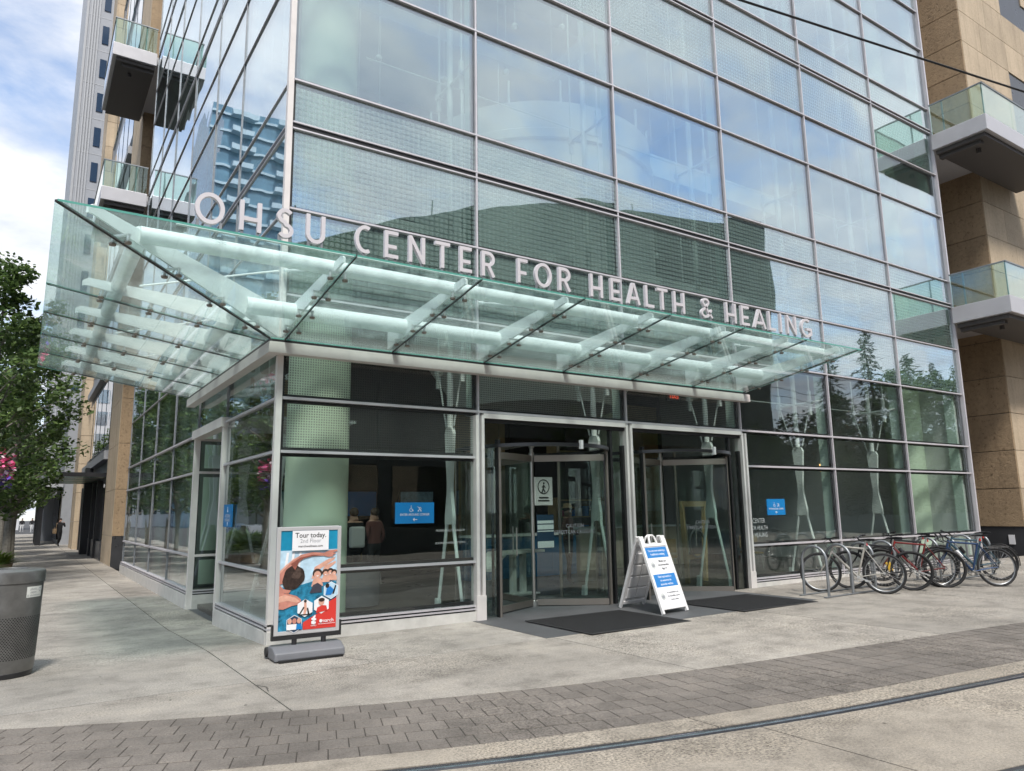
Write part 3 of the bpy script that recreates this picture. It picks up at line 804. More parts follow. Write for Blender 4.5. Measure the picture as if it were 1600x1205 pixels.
def balcony(parent, M4, z, wd=1.48, L=4.2):
    """local frame: x runs along the front away from the glass, y points out to the street"""
    s = MB(); s.bb((0, 0.0, z - 0.46), (L, wd, z)); s.bb((0.2, -3.2, z - .30), (L, -.002, z - .01))
    for i in range(len(s.v)): s.v[i] = tuple(M4 @ Vector(s.v[i]))
    o = s.build('balcony', 'balc_metal', parent, bevel=0.012)
    def part(nm, mt, fn):
        q = MB(); fn(q); q.xf(M4); q.build(nm, mt, o)
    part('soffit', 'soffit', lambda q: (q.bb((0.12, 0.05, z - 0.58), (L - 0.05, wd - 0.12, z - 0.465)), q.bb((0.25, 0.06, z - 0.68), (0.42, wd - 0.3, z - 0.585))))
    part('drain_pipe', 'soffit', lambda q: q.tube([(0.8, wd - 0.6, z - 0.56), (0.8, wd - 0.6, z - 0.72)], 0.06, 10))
    part('glass_panel', 'glass_rail', lambda q: q.bb((0.03, 0.04, z + 0.005), (0.045, wd - 0.02, z + 0.92)))
    n = 3
    for i in range(n):
        part('glass_panel', 'glass_rail', lambda q, i=i: q.bb((0.05 + i * (L - .1) / n, wd - 0.035, z + 0.005), (0.05 + (i + 1) * (L - .1) / n - 0.02, wd - 0.02, z + 0.92)))
    part('handrail', 'galv', lambda q: (q.bb((0.015, 0.02, z + 0.92), (0.06, wd, z + 0.955)), q.bb((0.06, wd - 0.05, z + 0.92), (L, wd - 0.005, z + 0.955))))
    part('rail_post', 'galv', lambda q: (q.bb((0.05, 0.35, z + 0.001), (0.075, 0.39, z + 0.92)), q.bb((0.05, wd - 0.06, z + 0.001), (0.08, wd - 0.037, z + 0.92))))
MR = Matrix.Translation((18.48, -0.06, 0)) @ Matrix.Scale(-1, 4, (0, 1, 0))
for zb_ in (7.04, 12.22): balcony(stw, MR, zb_, L=5.2)
stl = thing('stone_pier', 'tan stone pier with balconies at the left end of the glass front', 'building')
PY0, PY1 = 20.2, 24.0
b = MB(); b.bb((0.03, PY0 + 0.03, -0.3), (6.0, PY1 - 0.02, TOP + 8)); b.build('core', 'plinth', stl)
b = MB(); b.bb((0.06, 16.68, -0.3), (3.0, 16.75, TOP)); b.build('end_wall', 'alu_white', stl)
b = MB(); b.bb((3.0, 16.68, -.3), (3.1, PY0, TOP)); b.build('recess_wall', 'stone_split', stl)
ZP = [-0.2, 0.95] + [0.95 + 1.66 * k for k in range(1, 18)]
for k in range(len(ZP) - 1):
    z0, z1 = ZP[k] + 0.008, ZP[k + 1] - 0.008
    b = MB(); b.bb((0.004, PY0, z0), (2.9, PY0 + 0.06, z1)); b.build('stone_block', 'stone_split' if k else 'plinth', stl)
    b = MB(); b.bb((-0.004, PY0 + 0.062, z0), (0.06, PY1, z1)); b.build('stone_panel', 'stone_smooth', stl)
ML = Matrix(((0, -1, 0, -0.06), (1, 0, 0, 16.4), (0, 0, 1, 0), (0, 0, 0, 1)))
balcony(stl, ML, 12.38, wd=1.36, L=4.2); balcony(stl, ML, 17.6, wd=1.36, L=4.2)
# ================================================================= the canopy
OV, ZI, ZO = 2.72, 3.91, 4.30        # overhang, inner and outer height
XE, YE = 9.3, 5.6
can = thing('glass_canopy', 'green tinted glass canopy on white steel arms wrapping the entrance corner', 'canopy')
IN = 0.20
def zc(d): return ZI + (ZO - ZI) * (d - IN) / (OV - IN)
def cglass(poly, name='glass_panel'):
    """poly in plan; laid in the sloping plane of its side"""
    top = []; bot = []
    for x, y, d in poly: top.append((x, y, zc(d) + 0.02)); bot.append((x, y, zc(d)))
    n = len(poly); b = MB()
    b.add(bot + top, [tuple(range(n))[::-1], tuple(range(n, 2 * n))]); b.cur = 1
    b.add(bot + top, [(i, (i + 1) % n, n + (i + 1) % n, n + i) for i in range(n)])
    return b.build(name, ['glass_canopy', 'glass_edge'], can)
gp = 0.008
xs = [0, 1.55, 3.1, 4.65, 6.2, 7.75, 9.3]
for a, c in zip(xs[:-1], xs[1:]):
    cglass([(a + gp, -OV, OV), (c - gp, -OV, OV), (c - gp, -IN, IN), (a + gp, -IN, IN)])
cglass([(-OV + gp * 2.5, -OV, OV), (-gp, -OV, OV), (-gp, -IN, IN), (-IN + gp * 2.5, -IN, IN)])
ysl = [0.0, 1.4, 2.8, 4.2, 5.6]
for a, c in zip(ysl[:-1], ysl[1:]):
    cglass([(-OV, c - gp, OV), (-OV, a + gp, OV), (-IN, a + gp, IN), (-IN, c - gp, IN)])
cglass([(-OV, -gp, OV), (-OV, -OV + gp * 2.5, OV), (-IN, -IN + gp * 2.5, IN), (-IN, -gp, IN)])
# black joint seals and white arms above them
def joint(p, q, w_=0.016):
    MB().bar((*p[:2], zc(p[2]) + 0.006), (*q[:2], zc(q[2]) + 0.006), w_, 0.02).build('joint_seal', 'black', can)
def arm(p, q, deep=0.30):
    """plate tapering to the outer end; p at wall, q outside (x,y,d)"""
    b = MB(); P = Vector((p[0], p[1])); Q = Vector((q[0], q[1])); d = (Q - P).normalized(); n = Vector((-d.y, d.x)) * 0.012
    pr = [(P, zc(p[2]) + 0.085, zc(p[2]) + 0.085 + deep), (Q - d * 0.42, zc(q[2]) + 0.02 + 0.03, zc(q[2]) + 0.085 + 0.06), (Q - d * 0.36, zc(q[2]) + 0.04, zc(q[2]) + 0.10)]
    V = []
    for s in (-1, 1):
        for c, z0, z1 in pr:
            V.append((c.x + n.x * s, c.y + n.y * s, z0))
        for c, z0, z1 in reversed(pr):
            V.append((c.x + n.x * s, c.y + n.y * s, z1))
    k = 6
    b.add(V, [tuple(range(k)), tuple(range(2 * k - 1, k - 1, -1))] + [(i, k + i, k + (i + 1) % k, (i + 1) % k) for i in range(k)])
    return b.build('arm', 'steel_white', can)
def clamp(x, y, d, dirv):
    """two-armed fitting with round patch discs under the glass"""
    t = Vector((dirv[0], dirv[1])); z = zc(d)
    b = MB(); a, c = Vector((x, y)) - t * 0.10, Vector((x, y)) + t * 0.10
    b.bar((a.x, a.y, z + 0.068), (c.x, c.y, z + 0.068), 0.03, 0.018)
    o = b.build('clamp', 'stainless', can)
    for s in (-1, 1):
        c = Vector((x, y)) + t * s * 0.085
        b = MB(); b.tube([(c.x, c.y, z + 0.0), (c.x, c.y, z + 0.0585)], 0.016, 10); b.build('bolt', 'stainless', o)
        b = MB(); b.lathe([(0.001, -0.026), (0.030, -0.024), (0.034, -0.012), (0.034, -0.001), (0.001, -0.001)], (c.x, c.y, z), 14); b.build('patch_disc', 'bronze', o)
DS = (0.52, 1.05, 1.62, 2.16)
for x in xs[:-1] + [9.22]:
    joint((x, -IN, IN), (x, -OV + 0.01, OV))
    arm((x, -0.05, 0.05), (x, -OV, OV))
    for d in DS: clamp(x, -d, d, (1, 0))
for y in ysl[:-1] + [5.52]:
    joint((-IN, y, IN), (-OV + 0.01, y, OV))
    arm((-0.05, y, 0.05), (-OV, y, OV))
    for d in DS[1:]: clamp(-d, y, d, (0, 1))
joint((-IN, -IN, IN), (-OV + .01, -OV + .01, OV), 0.03)
arm((-0.05, -0.05, 0.05), (-OV, -OV, OV), 0.42)
for d in DS: clamp(-d, -d, d, (0.707, -0.707))
# tubes
for d, r in ((1.98, 0.085), (0.62, 0.105)):
    z = zc(d) + 0.12 + r
    MB().tube([(-d, -d, z), (9.25, -d, z)], r, 20).build('tube', 'steel_white', can)
    MB().tube([(-d, -d, z), (-d, 5.55, z)], r, 20).build('tube', 'steel_white', can)
# fascia along both fronts
b = MB(); b.bb((-0.20, -0.20, 3.73), (9.42, -0.052, 3.88)); b.build('fascia', 'alu_white', can, bevel=0.006)
b = MB(); b.bb((-0.20, -0.05, 3.73), (-0.052, 5.66, 3.88)); b.build('fascia', 'alu_white', can, bevel=0.006)
b = MB(); b.bb((-0.17, -0.17, 3.881), (9.36, -0.052, 3.955)); b.build('fascia_flashing', 'black', can)
b = MB(); b.bb((-0.17, -0.05, 3.881), (-0.052, 5.6, 3.955)); b.build('fascia_flashing', 'black', can)
# tie rods up to the mullions
for x in xs[::2][:-1] + [9.22]:
    b = MB(); b.tube([(x, -1.75, zc(1.75) + 0.28), (x, -0.06, 4.92)], 0.014, 8)
    for t_ in (0.08, 0.92):
        p = Vector((x, -1.75, zc(1.75) + 0.28)).lerp(Vector((x, -0.06, 4.92)), t_); q = Vector((x, -1.75, zc(1.75) + 0.28)).lerp(Vector((x, -0.06, 4.92)), t_ + 0.07)
        b.tube([p, q], 0.028, 8)
    b.build('tie_rod', 'steel_white', can)
for y in (0, 2.8, 5.52):
    MB().tube([(-1.75, y, zc(1.75) + 0.28), (-0.06, y, 4.92)], 0.014, 8).build('tie_rod', 'steel_white', can)

# ================================================================= sign letters on the canopy edge
sgn = thing('canopy_sign', 'pale raised capital letters naming the health center along the canopy edge', 'sign')
b = MB(); b.bb((-1.75, -2.668, ZO + 0.012), (8.2, -2.632, ZO + 0.030)); b.build('sign_rail', 'steel_white', sgn)
def arc(cx, cy_, rx, ry, a0, a1, n=16): return [(cx + rx * math.cos(R_(a0 + (a1 - a0) * i / n)), cy_ + ry * math.sin(R_(a0 + (a1 - a0) * i / n))) for i in range(n + 1)]
def glyph(ch, w_):
    """centre-line strokes in a box w_ wide and 1 high; stroke width T"""
    T = 0.13; h = T / 2; l, r, m = h, w_ - h, w_ / 2
    G = {
     'O': [('c', arc(m, .5, m - h, .5 - h + 0.01, 0, 360, 36)[:-1])],
     'H': [[(l, 0), (l, 1)], [(r, 0), (r, 1)], [(l + h, .40), (r - h, .40)]],
     'U': [[(l, 1)] + arc(m, m, m - h, m - h, 180, 360, 14) + [(r, 1)]],
     'C': [arc(m * 1.12, .5, m * 1.12 - h, .5 - h + .01, 62, 298, 26)],
     'G': [arc(m * 1.08, .5, m * 1.08 - h, .5 - h + .01, 58, 325, 28), [(m, .44), (w_, .44)], [(r, .44 - h), (r, .12)]],
     'E': [[(l, 0), (l, 1)], [(T, 1 - h), (w_, 1 - h)], [(T, .42), (w_ * .88, .42)], [(T, h), (w_, h)]],
     'F': [[(l, 0), (l, 1)], [(T, 1 - h), (w_, 1 - h)], [(T, .42), (w_ * .86, .42)]],
     'L': [[(l, 0), (l, 1)], [(T, h), (w_, h)]],
     'T': [[(m, 0), (m, 1 - T)], [(0, 1 - h), (w_, 1 - h)]],
     'I': [[(m, 0), (m, 1)]],
     'N': [[(l, 0), (l, 1)], [(r, 0), (r, 1)], [(h * 1.2, .93), (w_ - h * 1.2, .07)]],
     'A': [[(h * .9, 0), (m - .01, .96)], [(w_ - h * .9, 0), (m + .01, .96)], [(w_ * .26, .27), (w_ * .74, .27)]],
     'R': [[(l, 0), (l, 1)], [(T, 1 - h)] + arc(w_ - .30, .70, .30 - h, .30 - h, 90, -90, 12) + [(T, .40 + h)], [(m * 1.05, .42), (w_ - h * .8, 0)]],
     'S': [arc(m, .745, m - h, .255 - h + .01, 35, 262, 16) + arc(m, .26, m - h, .26 - h, 82, -145, 16)],
     '&': [[(w_ * .97, .04)] + [(w_ * .55, .44), (w_ * .28, .70)] + arc(w_ * .46, .79, w_ * .24, .14, 200, -20, 12) + [(w_ * .5, .53), (w_ * .24, .40)] + arc(w_ * .40, .235, w_ * .30, .17, 150, 340, 12) + [(w_ * .93, .44)]],
    }[ch]
    return G, T
def letter(ch, x0, x1, z0, z1, y):
    hgt = z1 - z0; w_ = (x1 - x0) / hgt
    st, T = glyph(ch, w_); b = MB()
    if ch == '&': T = 0.105
    for si, s in enumerate(st):
        closed = isinstance(s, tuple); pts = [Vector(p) for p in (s[1] if closed else s)]
        n = len(pts); A = []; B = []
        for i in range(n):
            if closed: d0, d1 = pts[i] - pts[i - 1], pts[(i + 1) % n] - pts[i]
            else: d0 = pts[i] - pts[i - 1] if i else pts[1] - pts[0]; d1 = pts[i + 1] - pts[i] if i < n - 1 else d0
            if not closed and i == 0: d0 = d1
            d0, d1 = d0.normalized(), d1.normalized()
            t = (d0 + d1); t = t.normalized() if t.length > 1e-4 else d0
            nn = Vector((-t.y, t.x)); k = min(1.6, 1 / max(0.3, nn.dot(Vector((-d0.y, d0.x)))))
            A.append(pts[i] + nn * T / 2 * k); B.append(pts[i] - nn * T / 2 * k)
        ya, yb = y - 0.022 - si * 0.0012, y + 0.022 + si * 0.0012
        V = []
        for p in A: V.append((x0 + p.x * hgt, ya, z0 + p.y * hgt))
        for p in B: V.append((x0 + p.x * hgt, ya, z0 + p.y * hgt))
        for p in A: V.append((x0 + p.x * hgt, yb, z0 + p.y * hgt))
        for p in B: V.append((x0 + p.x * hgt, yb, z0 + p.y * hgt))
        F = []
        for i in range(n if closed else n - 1):
            j = (i + 1) % n
            F += [(i, n + i, n + j, j), (2 * n + i, 2 * n + j, 3 * n + j, 3 * n + i), (i, j, 2 * n + j, 2 * n + i), (n + i, 3 * n + i, 3 * n + j, n + j)]
        if not closed: F += [(0, 2 * n, 3 * n, n), (n - 1, 2 * n - 1, 4 * n - 1, 3 * n - 1)]
        b.add(V, F)
    o = b.build('letter', 'letter', sgn)
    for xx in ([x0 + 0.03, x1 - 0.03] if ch not in 'ITFLC' else [(x0 + x1) / 2 if ch in 'IT' else x0 + 0.03 + (0.07 if ch == 'C' else 0)]):
        MB().bb((xx - 0.012, y - 0.012, ZO + 0.03), (xx + 0.012, y + 0.012, z0 + 0.03)).build('stub', 'galv', o)
LZ0, LZ1 = 4.375, 4.685
LET = [('O', -1.60, -1.33), ('H', -1.19, -.98), ('S', -.83, -.66), ('U', -.53, -.33), ('C', 0.00, .205), ('E', .34, .50), ('N', .63, .83), ('T', .96, 1.15), ('E', 1.28, 1.44), ('R', 1.58, 1.76),
       ('F', 2.09, 2.24), ('O', 2.35, 2.61), ('R', 2.72, 2.91), ('H', 3.24, 3.45), ('E', 3.59, 3.76), ('A', 3.88, 4.12), ('L', 4.22, 4.38), ('T', 4.45, 4.65), ('H', 4.77, 4.99), ('&', 5.32, 5.57),
       ('H', 5.87, 6.10), ('E', 6.22, 6.40), ('A', 6.50, 6.80), ('L', 6.87, 7.04), ('I', 7.14, 7.21), ('N', 7.33, 7.57), ('G', 7.70, 7.98)]
for ch, a, c in LET: letter(ch, a, c, LZ0, LZ1, -2.65)

# ================================================================= revolving doors
def revolving(cx, lab, a_off):
    t = thing('revolving_door', lab, 'door', (cx, 0.70, 0))
    Rr = 1.30; H = 2.62
    def curved(a0, a1, r=Rr, z0=0.02, z1=H, th=0.012, mat='glass_clear', nm='curved_glass', n=14):
        b = MB(); b.lathe([(r, z0), (r, z1), (r + th, z1), (r + th, z0), (r, z0)], (0, 0, 0), n, R_(a0), R_(a1)); return b.build(nm, mat, t)
    curved(-32, 32); curved(148, 212)
    for a in (-32, 32, 148, 212):
        b = MB(); an = R_(a); b.tube([((Rr + .006) * math.cos(an), (Rr + .006) * math.sin(an), 0.0), ((Rr + .006) * math.cos(an), (Rr + .006) * math.sin(an), H)], 0.03, 8); b.build('drum_post', 'bronze', t)
    b = MB(); b.lathe([(Rr - .03, H), (Rr - .03, H + .055), (Rr + .045, H + .055), (Rr + .045, H), (Rr - .03, H)], (0, 0, 0), 48); b.build('drum_ring', 'dark_metal', t)
    b = MB(); b.lathe([(0.001, H + 0.04), (Rr - .03, H + 0.04)], (0, 0, 0), 48); b.build('drum_ceiling', 'glass_clear', t)
    b = MB(); b.lathe([(0.001, 0.012), (Rr + .07, 0.012), (Rr + .08, -0.02)], (0, 0, 0), 48); b.build('drum_floor', 'dark_slab', t)
    b = MB(); b.lathe([(Rr - .02, 0.013), (Rr - .02, 0.022), (Rr + .05, 0.022), (Rr + .05, 0.013)], (0, 0, 0), 48); b.build('floor_ring', 'bronze', t)
    b = MB(); b.tube([(0, 0, 0.02), (0, 0, H + .06)], 0.032, 12); b.lathe([(0.07, 0.02), (0.07, 0.12), (0.034, 0.14)], (0, 0, 0), 14); b.lathe([(0.05, H - .08), (0.05, H)], (0, 0, 0), 14); b.build('shaft', 'stainless', t)
    for k in range(3):
        an = R_(a_off + 120 * k); d = Vector((math.cos(an), math.sin(an), 0)); n = Vector((-d.y, d.x, 0))
        def bx(r0, r1, z0, z1, th, mt, nm, par):
            b = MB(); V = []
            for s in (-1, 1):
                for r, z in ((r0, z0), (r1, z0), (r1, z1), (r0, z1)): V.append(d * r + n * s * th / 2 + Vector((0, 0, z)))
            b.add(V, [(0, 1, 2, 3), (7, 6, 5, 4), (0, 4, 5, 1), (1, 5, 6, 2), (2, 6, 7, 3), (3, 7, 4, 0)]); return b.build(nm, mt, par)
        wg = bx(0.06, Rr - .05, 0.15, H - .16, 0.012, 'glass_clear', 'wing', t)
        bx(0.04, Rr - .04, 0.05, 0.15, 0.045, 'bronze', 'bottom_rail', wg); bx(0.04, Rr - .04, H - .16, H - .05, 0.045, 'bronze', 'top_rail', wg)
        bx(Rr - .052, Rr - .03, 0.04, H - .04, 0.04, 'dark_metal', 'edge_stile', wg)
        b = MB(); p = d * 0.62 + n * 0.05; b.tube([(p.x, p.y, 0.9), (p.x, p.y, 1.35)], 0.012, 8); b.build('push_bar', 'stainless', wg)
    b = MB(); b.box((0.02, -Rr - .06, H + .03), (0.05, 0.05, 0.14)); b.build('sensor', 'white_plastic', t)
    for i, s in enumerate(('CAUTION', 'STREETCAR CROSSING')):
        text(s, 0.085, 'print_grey', t, (0.45 + 0.0, -0.60, 1.36 - i * 0.10))
    return t
d1 = revolving(4.60, 'left revolving glass door with bronze rails under the canopy', 205)
d2_ = revolving(7.70, 'right revolving glass door with bronze rails beside the bicycle racks', 200)
# notices on the glass of the left door
o = tag(MB().bb((5.30, 1.62, 1.72), (5.72, 1.63, 2.25)).build('notice_poster', 'print_white'), 'pale square notice with a walking figure in a ring inside the left door', 'poster')
q = MB(); q.tube([(5.51 + .13 * math.cos(2 * math.pi * i / 20), 1.615, 2.07 + .13 * math.sin(2 * math.pi * i / 20)) for i in range(20)], 0.008, 6, closed=True)
q.tube([(5.51, 1.612, 2.10), (5.50, 1.612, 2.03), (5.47, 1.612, 1.96)], 0.012, 6); q.tube([(5.50, 1.612, 2.03), (5.54, 1.612, 1.97)], 0.010, 6); q.sphere((5.515, 1.612, 2.135), 0.018, 8, 6); q.tube([(5.47, 1.612, 2.06), (5.52, 1.612, 2.085), (5.55, 1.612, 2.05)], 0.008, 6)
q.bb((5.40, 1.610, 1.855), (5.62, 1.618, 1.875)); q.bb((5.38, 1.610, 1.80), (5.64, 1.618, 1.82)); q.build('symbol', 'print_black', o)
o = tag(MB().bb((4.66, 0.66, 0.98), (5.02, 0.665, 1.55)).build('door_notice', 'print_navy'), 'dark notice sheet with pale stripes on the left revolving door', 'notice')
for z0, z1 in ((1.40, 1.45), (1.30, 1.38), (1.26, 1.28), (0.99, 1.10)):
    MB().bb((4.67, 0.652, z0), (5.01, 0.658, z1)).build('stripe', 'print_white', o)

# ================================================================= door mats
def mat_(x0, x1, y0, y1, lab):
    z = gz((x0 + x1) / 2, -1) + 0.004
    b = MB(); b.bb((x0, y0, z), (x1, y1, z + 0.010)); o = tag(b.build('door_mat', 'mat_rubber', None, bevel=0.004, segs=1), lab, 'mat')
    b = MB(); n = int((x1 - x0) / 0.045)
    for i in range(n):
        x = x0 + 0.05 + (x1 - x0 - 0.1) * i / (n - 1); b.bb((x - 0.011, y0 + 0.05, z + 0.0105), (x + 0.011, y1 - 0.05, z + 0.0145))
    tag(b.build('rib', 'mat_rubber', o), kind='stuff')
mat_(3.50, 5.33, -2.15, -0.62, 'black ribbed rubber mat before the left revolving door')
mat_(6.55, 8.40, -2.08, -0.60, 'black ribbed rubber mat before the right revolving door')
# ================================================================= poster stand at the corner
ps = thing('poster_stand', 'framed upright poster on a grey plastic foot at the glass corner', 'poster stand', (0.12, -1.10, 0), R_(-2.0))
FW, Z0, Z1 = 0.76, 0.265, 1.475
b = MB(); fr = 0.045
for a, c in (((-FW / 2, Z0), (-FW / 2 + fr, Z1)), ((FW / 2 - fr, Z0), (FW / 2, Z1)), ((-FW / 2 + fr, Z0), (FW / 2 - fr, Z0 + fr)), ((-FW / 2 + fr, Z1 - fr), (FW / 2 - fr, Z1))):
    b.bb((a[0], -0.022, a[1]), (c[0], 0.022, c[1]))
b.build('frame', 'silver_frame', ps, bevel=0.006)
b = MB(); b.bb((-FW / 2 - 0.02, -0.03, Z0 - 0.05), (FW / 2 + 0.02, 0.03, Z0 - 0.006)); b.bb((-FW / 2 - 0.022, -0.025, Z0 - 0.05), (-FW / 2 - 0.004, 0.025, Z0 + 0.12)); b.bb((FW / 2 + 0.004, -0.025, Z0 - 0.05), (FW / 2 + 0.022, 0.025, Z0 + 0.12)); b.build('bracket', 'dark_metal', ps)
for x in (-0.14, 0.20):
    MB().tube([(x, 0, 0.10), (x, 0, Z0 - 0.03)], 0.03, 12).build('spring_post', 'dark_metal', ps)
b = MB(); prof = [(-0.20, 0.012), (-0.19, 0.10), (-0.06, 0.155), (0.10, 0.155), (0.22, 0.10), (0.235, 0.012)]
b.prism(prof, -0.40, 0.40, 'x'); b.build('base', 'grey_plastic', ps, bevel=0.025, segs=3)
b = MB(); b.bb((-0.36, -0.24, 0.006), (0.36, 0.25, 0.03)); b.build('base_foot', 'black', ps)
for x in (-0.40, 0.40):
    b = MB(); b.tube([(x - 0.02, 0.16, 0.075), (x + 0.02, 0.16, 0.075)], 0.055, 14); b.build('wheel', 'rubber', ps)
px0, px1, pz0, pz1 = -FW / 2 + fr, FW / 2 - fr, Z0 + fr, Z1 - fr
PW, PH = px1 - px0, pz1 - pz0
pp = MB().bb((px0, -0.012, pz0), (px1, 0.012, pz1)).build('poster', 'poster_teal', ps)
_lay = [0]
def art(poly, mat, name='print', par=None):
    _lay[0] += 1; y = -0.0125 - 0.0004 * _lay[0]
    b = MB(); P = [(px0 + u * PW, pz0 + v * PH) for u, v in poly]
    b.add([(x, y, z) for x, z in P], [tuple(range(len(P)))]); return b.build(name, mat, par or pp)
def blob(cx, cy_, rx, ry, n=18, wob=0.0, rot=0):
    out = []
    for i in range(n):
        a = 2 * math.pi * i / n; k = 1 + wob * math.sin(3 * a + cx * 40) + wob * 0.6 * math.sin(7 * a)
        x, y = rx * k * math.cos(a), ry * k * math.sin(a)
        out.append((cx + x * math.cos(rot) - y * math.sin(rot) * PH / PW * 0.6, cy_ + x * math.sin(rot) * 0.6 + y * math.cos(rot)))
    return out
art([(0, .30), (1, .30), (1, .80), (0, .80)], 'poster_pale')
for u in (.06, .16, .28): art([(u, .55), (u + .05, .55), (u + .09, .78), (u + .05, .78)], 'print_white')
art([(0, 0), (1, 0), (1, .46), (.75, .50), (.45, .46), (.2, .42), (0, .44)], 'poster_water')
art([(.55, .50), (.60, .62), (.85, .70), (.97, .715), (.95, .69), (.70, .60), (.66, .52)], 'poster_skin2')
art([(.72, .55), (.78, .63), (.97, .675), (.98, .655), (.86, .60), (.80, .54)], 'poster_skin2')
for cx, cy_, r in ((.655, .545, .075), (.80, .55, .055), (.885, .56, .05), (.95, .55, .045)):
    art(blob(cx, cy_ + .012, r * 1.15, r * .62), 'poster_hair'); art(blob(cx, cy_ - .004, r * .82, r * .50), 'poster_skin2')
    art([(cx - r * .4, cy_ - r * .16), (cx + r * .4, cy_ - r * .14), (cx, cy_ - r * .30)], 'print_white')
    art([(cx - r * 1.4, cy_ - r * 1.6), (cx + r * 1.4, cy_ - r * 1.6), (cx + r * .9, cy_ - r * .52), (cx - r * .9, cy_ - r * .52)], 'poster_skin2')
art([(.52, .36), (.74, .36), (.73, .43), (.66, .46), (.58, .44)], 'poster_swim')
art([(0, .58), (.10, .64), (.20, .70), (.36, .755), (.56, .775), (.76, .765), (.86, .79), (1.0, .795), (1.0, .775), (.92, .765), (.99, .755), (.90, .735), (.97, .725), (.84, .72), (.74, .735), (.56, .735), (.40, .715), (.32, .68), (.26, .60), (.16, .50), (0, .46)], 'poster_skin')
art([(0, .46), (.10, .40), (.08, .34), (0, .30)], 'poster_skin')
art([(0, .36), (.12, .375), (.30, .34), (.38, .30), (.36, .255), (.22, .245), (.08, .215), (0, .22)], 'poster_skin')
art(blob(.235, .525, .205, .125, 26, .05, .5), 'poster_hair')
art([(0, .345), (.10, .36), (.28, .325), (.36, .285), (.30, .275), (.14, .30), (0, .285)], 'poster_skin2')
art([(.18, .665), (.34, .725), (.54, .748), (.72, .745), (.56, .735), (.40, .715), (.32, .68), (.26, .60)], 'poster_arm_shade')  # shading drawn into the print along the underside of the arm
art([(0, .60), (.10, .655), (.22, .712), (.38, .757), (.36, .748), (.20, .69), (.10, .63), (0, .57)], 'poster_skin2')
art(blob(.29, .56, .09, .05, 18, .15, .6), 'poster_hair3')
art([(.04, .42), (.20, .40), (.16, .37), (.05, .385)], 'poster_skin')
art([(.42, 0), (1, 0), (1, .30), (.86, .26), (.70, .16), (.52, .105), (.42, .07)], 'poster_red')
def hexa(cx, cy_, r): return [(cx + r * math.cos(R_(90 + 60 * i)), cy_ + r * .60 * math.sin(R_(90 + 60 * i))) for i in range(6)]
for cx, cy_, r, col in ((.45, .215, .15, 'print_white'), (.735, .235, .15, 'print_white'), (.90, .375, .15, 'poster_pale'), (.27, .065, .15, 'print_navy')):
    art(hexa(cx, cy_, r), 'print_white'); art(hexa(cx, cy_, r * .93), col)
art([(.42, .15), (.46, .15), (.48, .20), (.47, .27), (.43, .27), (.43, .20)], 'poster_skin2'); art([(.34, .15), (.36, .15), (.44, .22), (.42, .23)], 'print_black'); art([(.50, .15), (.53, .15), (.50, .22), (.48, .21)], 'print_black'); art(blob(.45, .285, .025, .016), 'poster_hair'); art([(.33, .145), (.57, .145), (.57, .155), (.33, .155)], 'print_black')
art([(.64, .155), (.84, .175), (.82, .225), (.74, .23), (.66, .21)], 'poster_red'); art(blob(.73, .265, .05, .036), 'poster_skin2'); art(blob(.735, .285, .055, .020), 'poster_hair')
art([(.80, .33), (.90, .33), (.95, .38), (.88, .42), (.82, .40)], 'print_blue'); art(blob(.83, .425, .035, .024), 'poster_hair'); art([(.92, .34), (.95, .34), (.99, .42), (.97, .43)], 'print_black')
for cx, mt in ((.19, 'poster_skin2'), (.27, 'poster_skin'), (.35, 'poster_skin2')):
    art(blob(cx, .095, .036, .027), mt); art([(cx - .05, .01), (cx + .05, .01), (cx + .04, .065), (cx - .04, .065)], 'print_white' if cx < .3 else 'sign_blue')
art([(.19, .795), (.83, .795), (.83, 1.0), (.19, 1.0)], 'print_white', 'title_card')
def ptext(s, size, u, v, mat, **kw):
    _lay[0] += 1; text(s, size, mat, pp, (px0 + u * PW, -0.0125 - 0.0004 * _lay[0] - 0.0008, pz0 + v * PH), **kw)
ptext('Tour today.', 0.082, .51, .950, 'print_black', offset=0.012, sx=0.93)
ptext('2nd Floor', 0.066, .51, .893, 'print_grey', sx=0.95)
ptext('marchwellness.com', 0.037, .51, .840, 'print_black', offset=0.008)
ptext('march', 0.058, .845, .075, 'print_white', offset=0.01)
ptext('OHSU', 0.024, .60, .035, 'print_white', offset=0.01)
art([(.56, .055), (.60, .045), (.64, .055), (.64, .070), (.585, .085), (.56, .078)], 'print_white'); art([(.56, .095), (.61, .080), (.645, .088), (.645, .102), (.60, .118), (.56, .108)], 'print_white'); art([(.58, .118), (.62, .110), (.635, .13), (.62, .14)], 'print_white')
art(blob(.725, .075, .028, .018, 8), 'print_white'); art([(.68, .043), (.98, .043), (.98, .047), (.68, .047)], 'print_white')

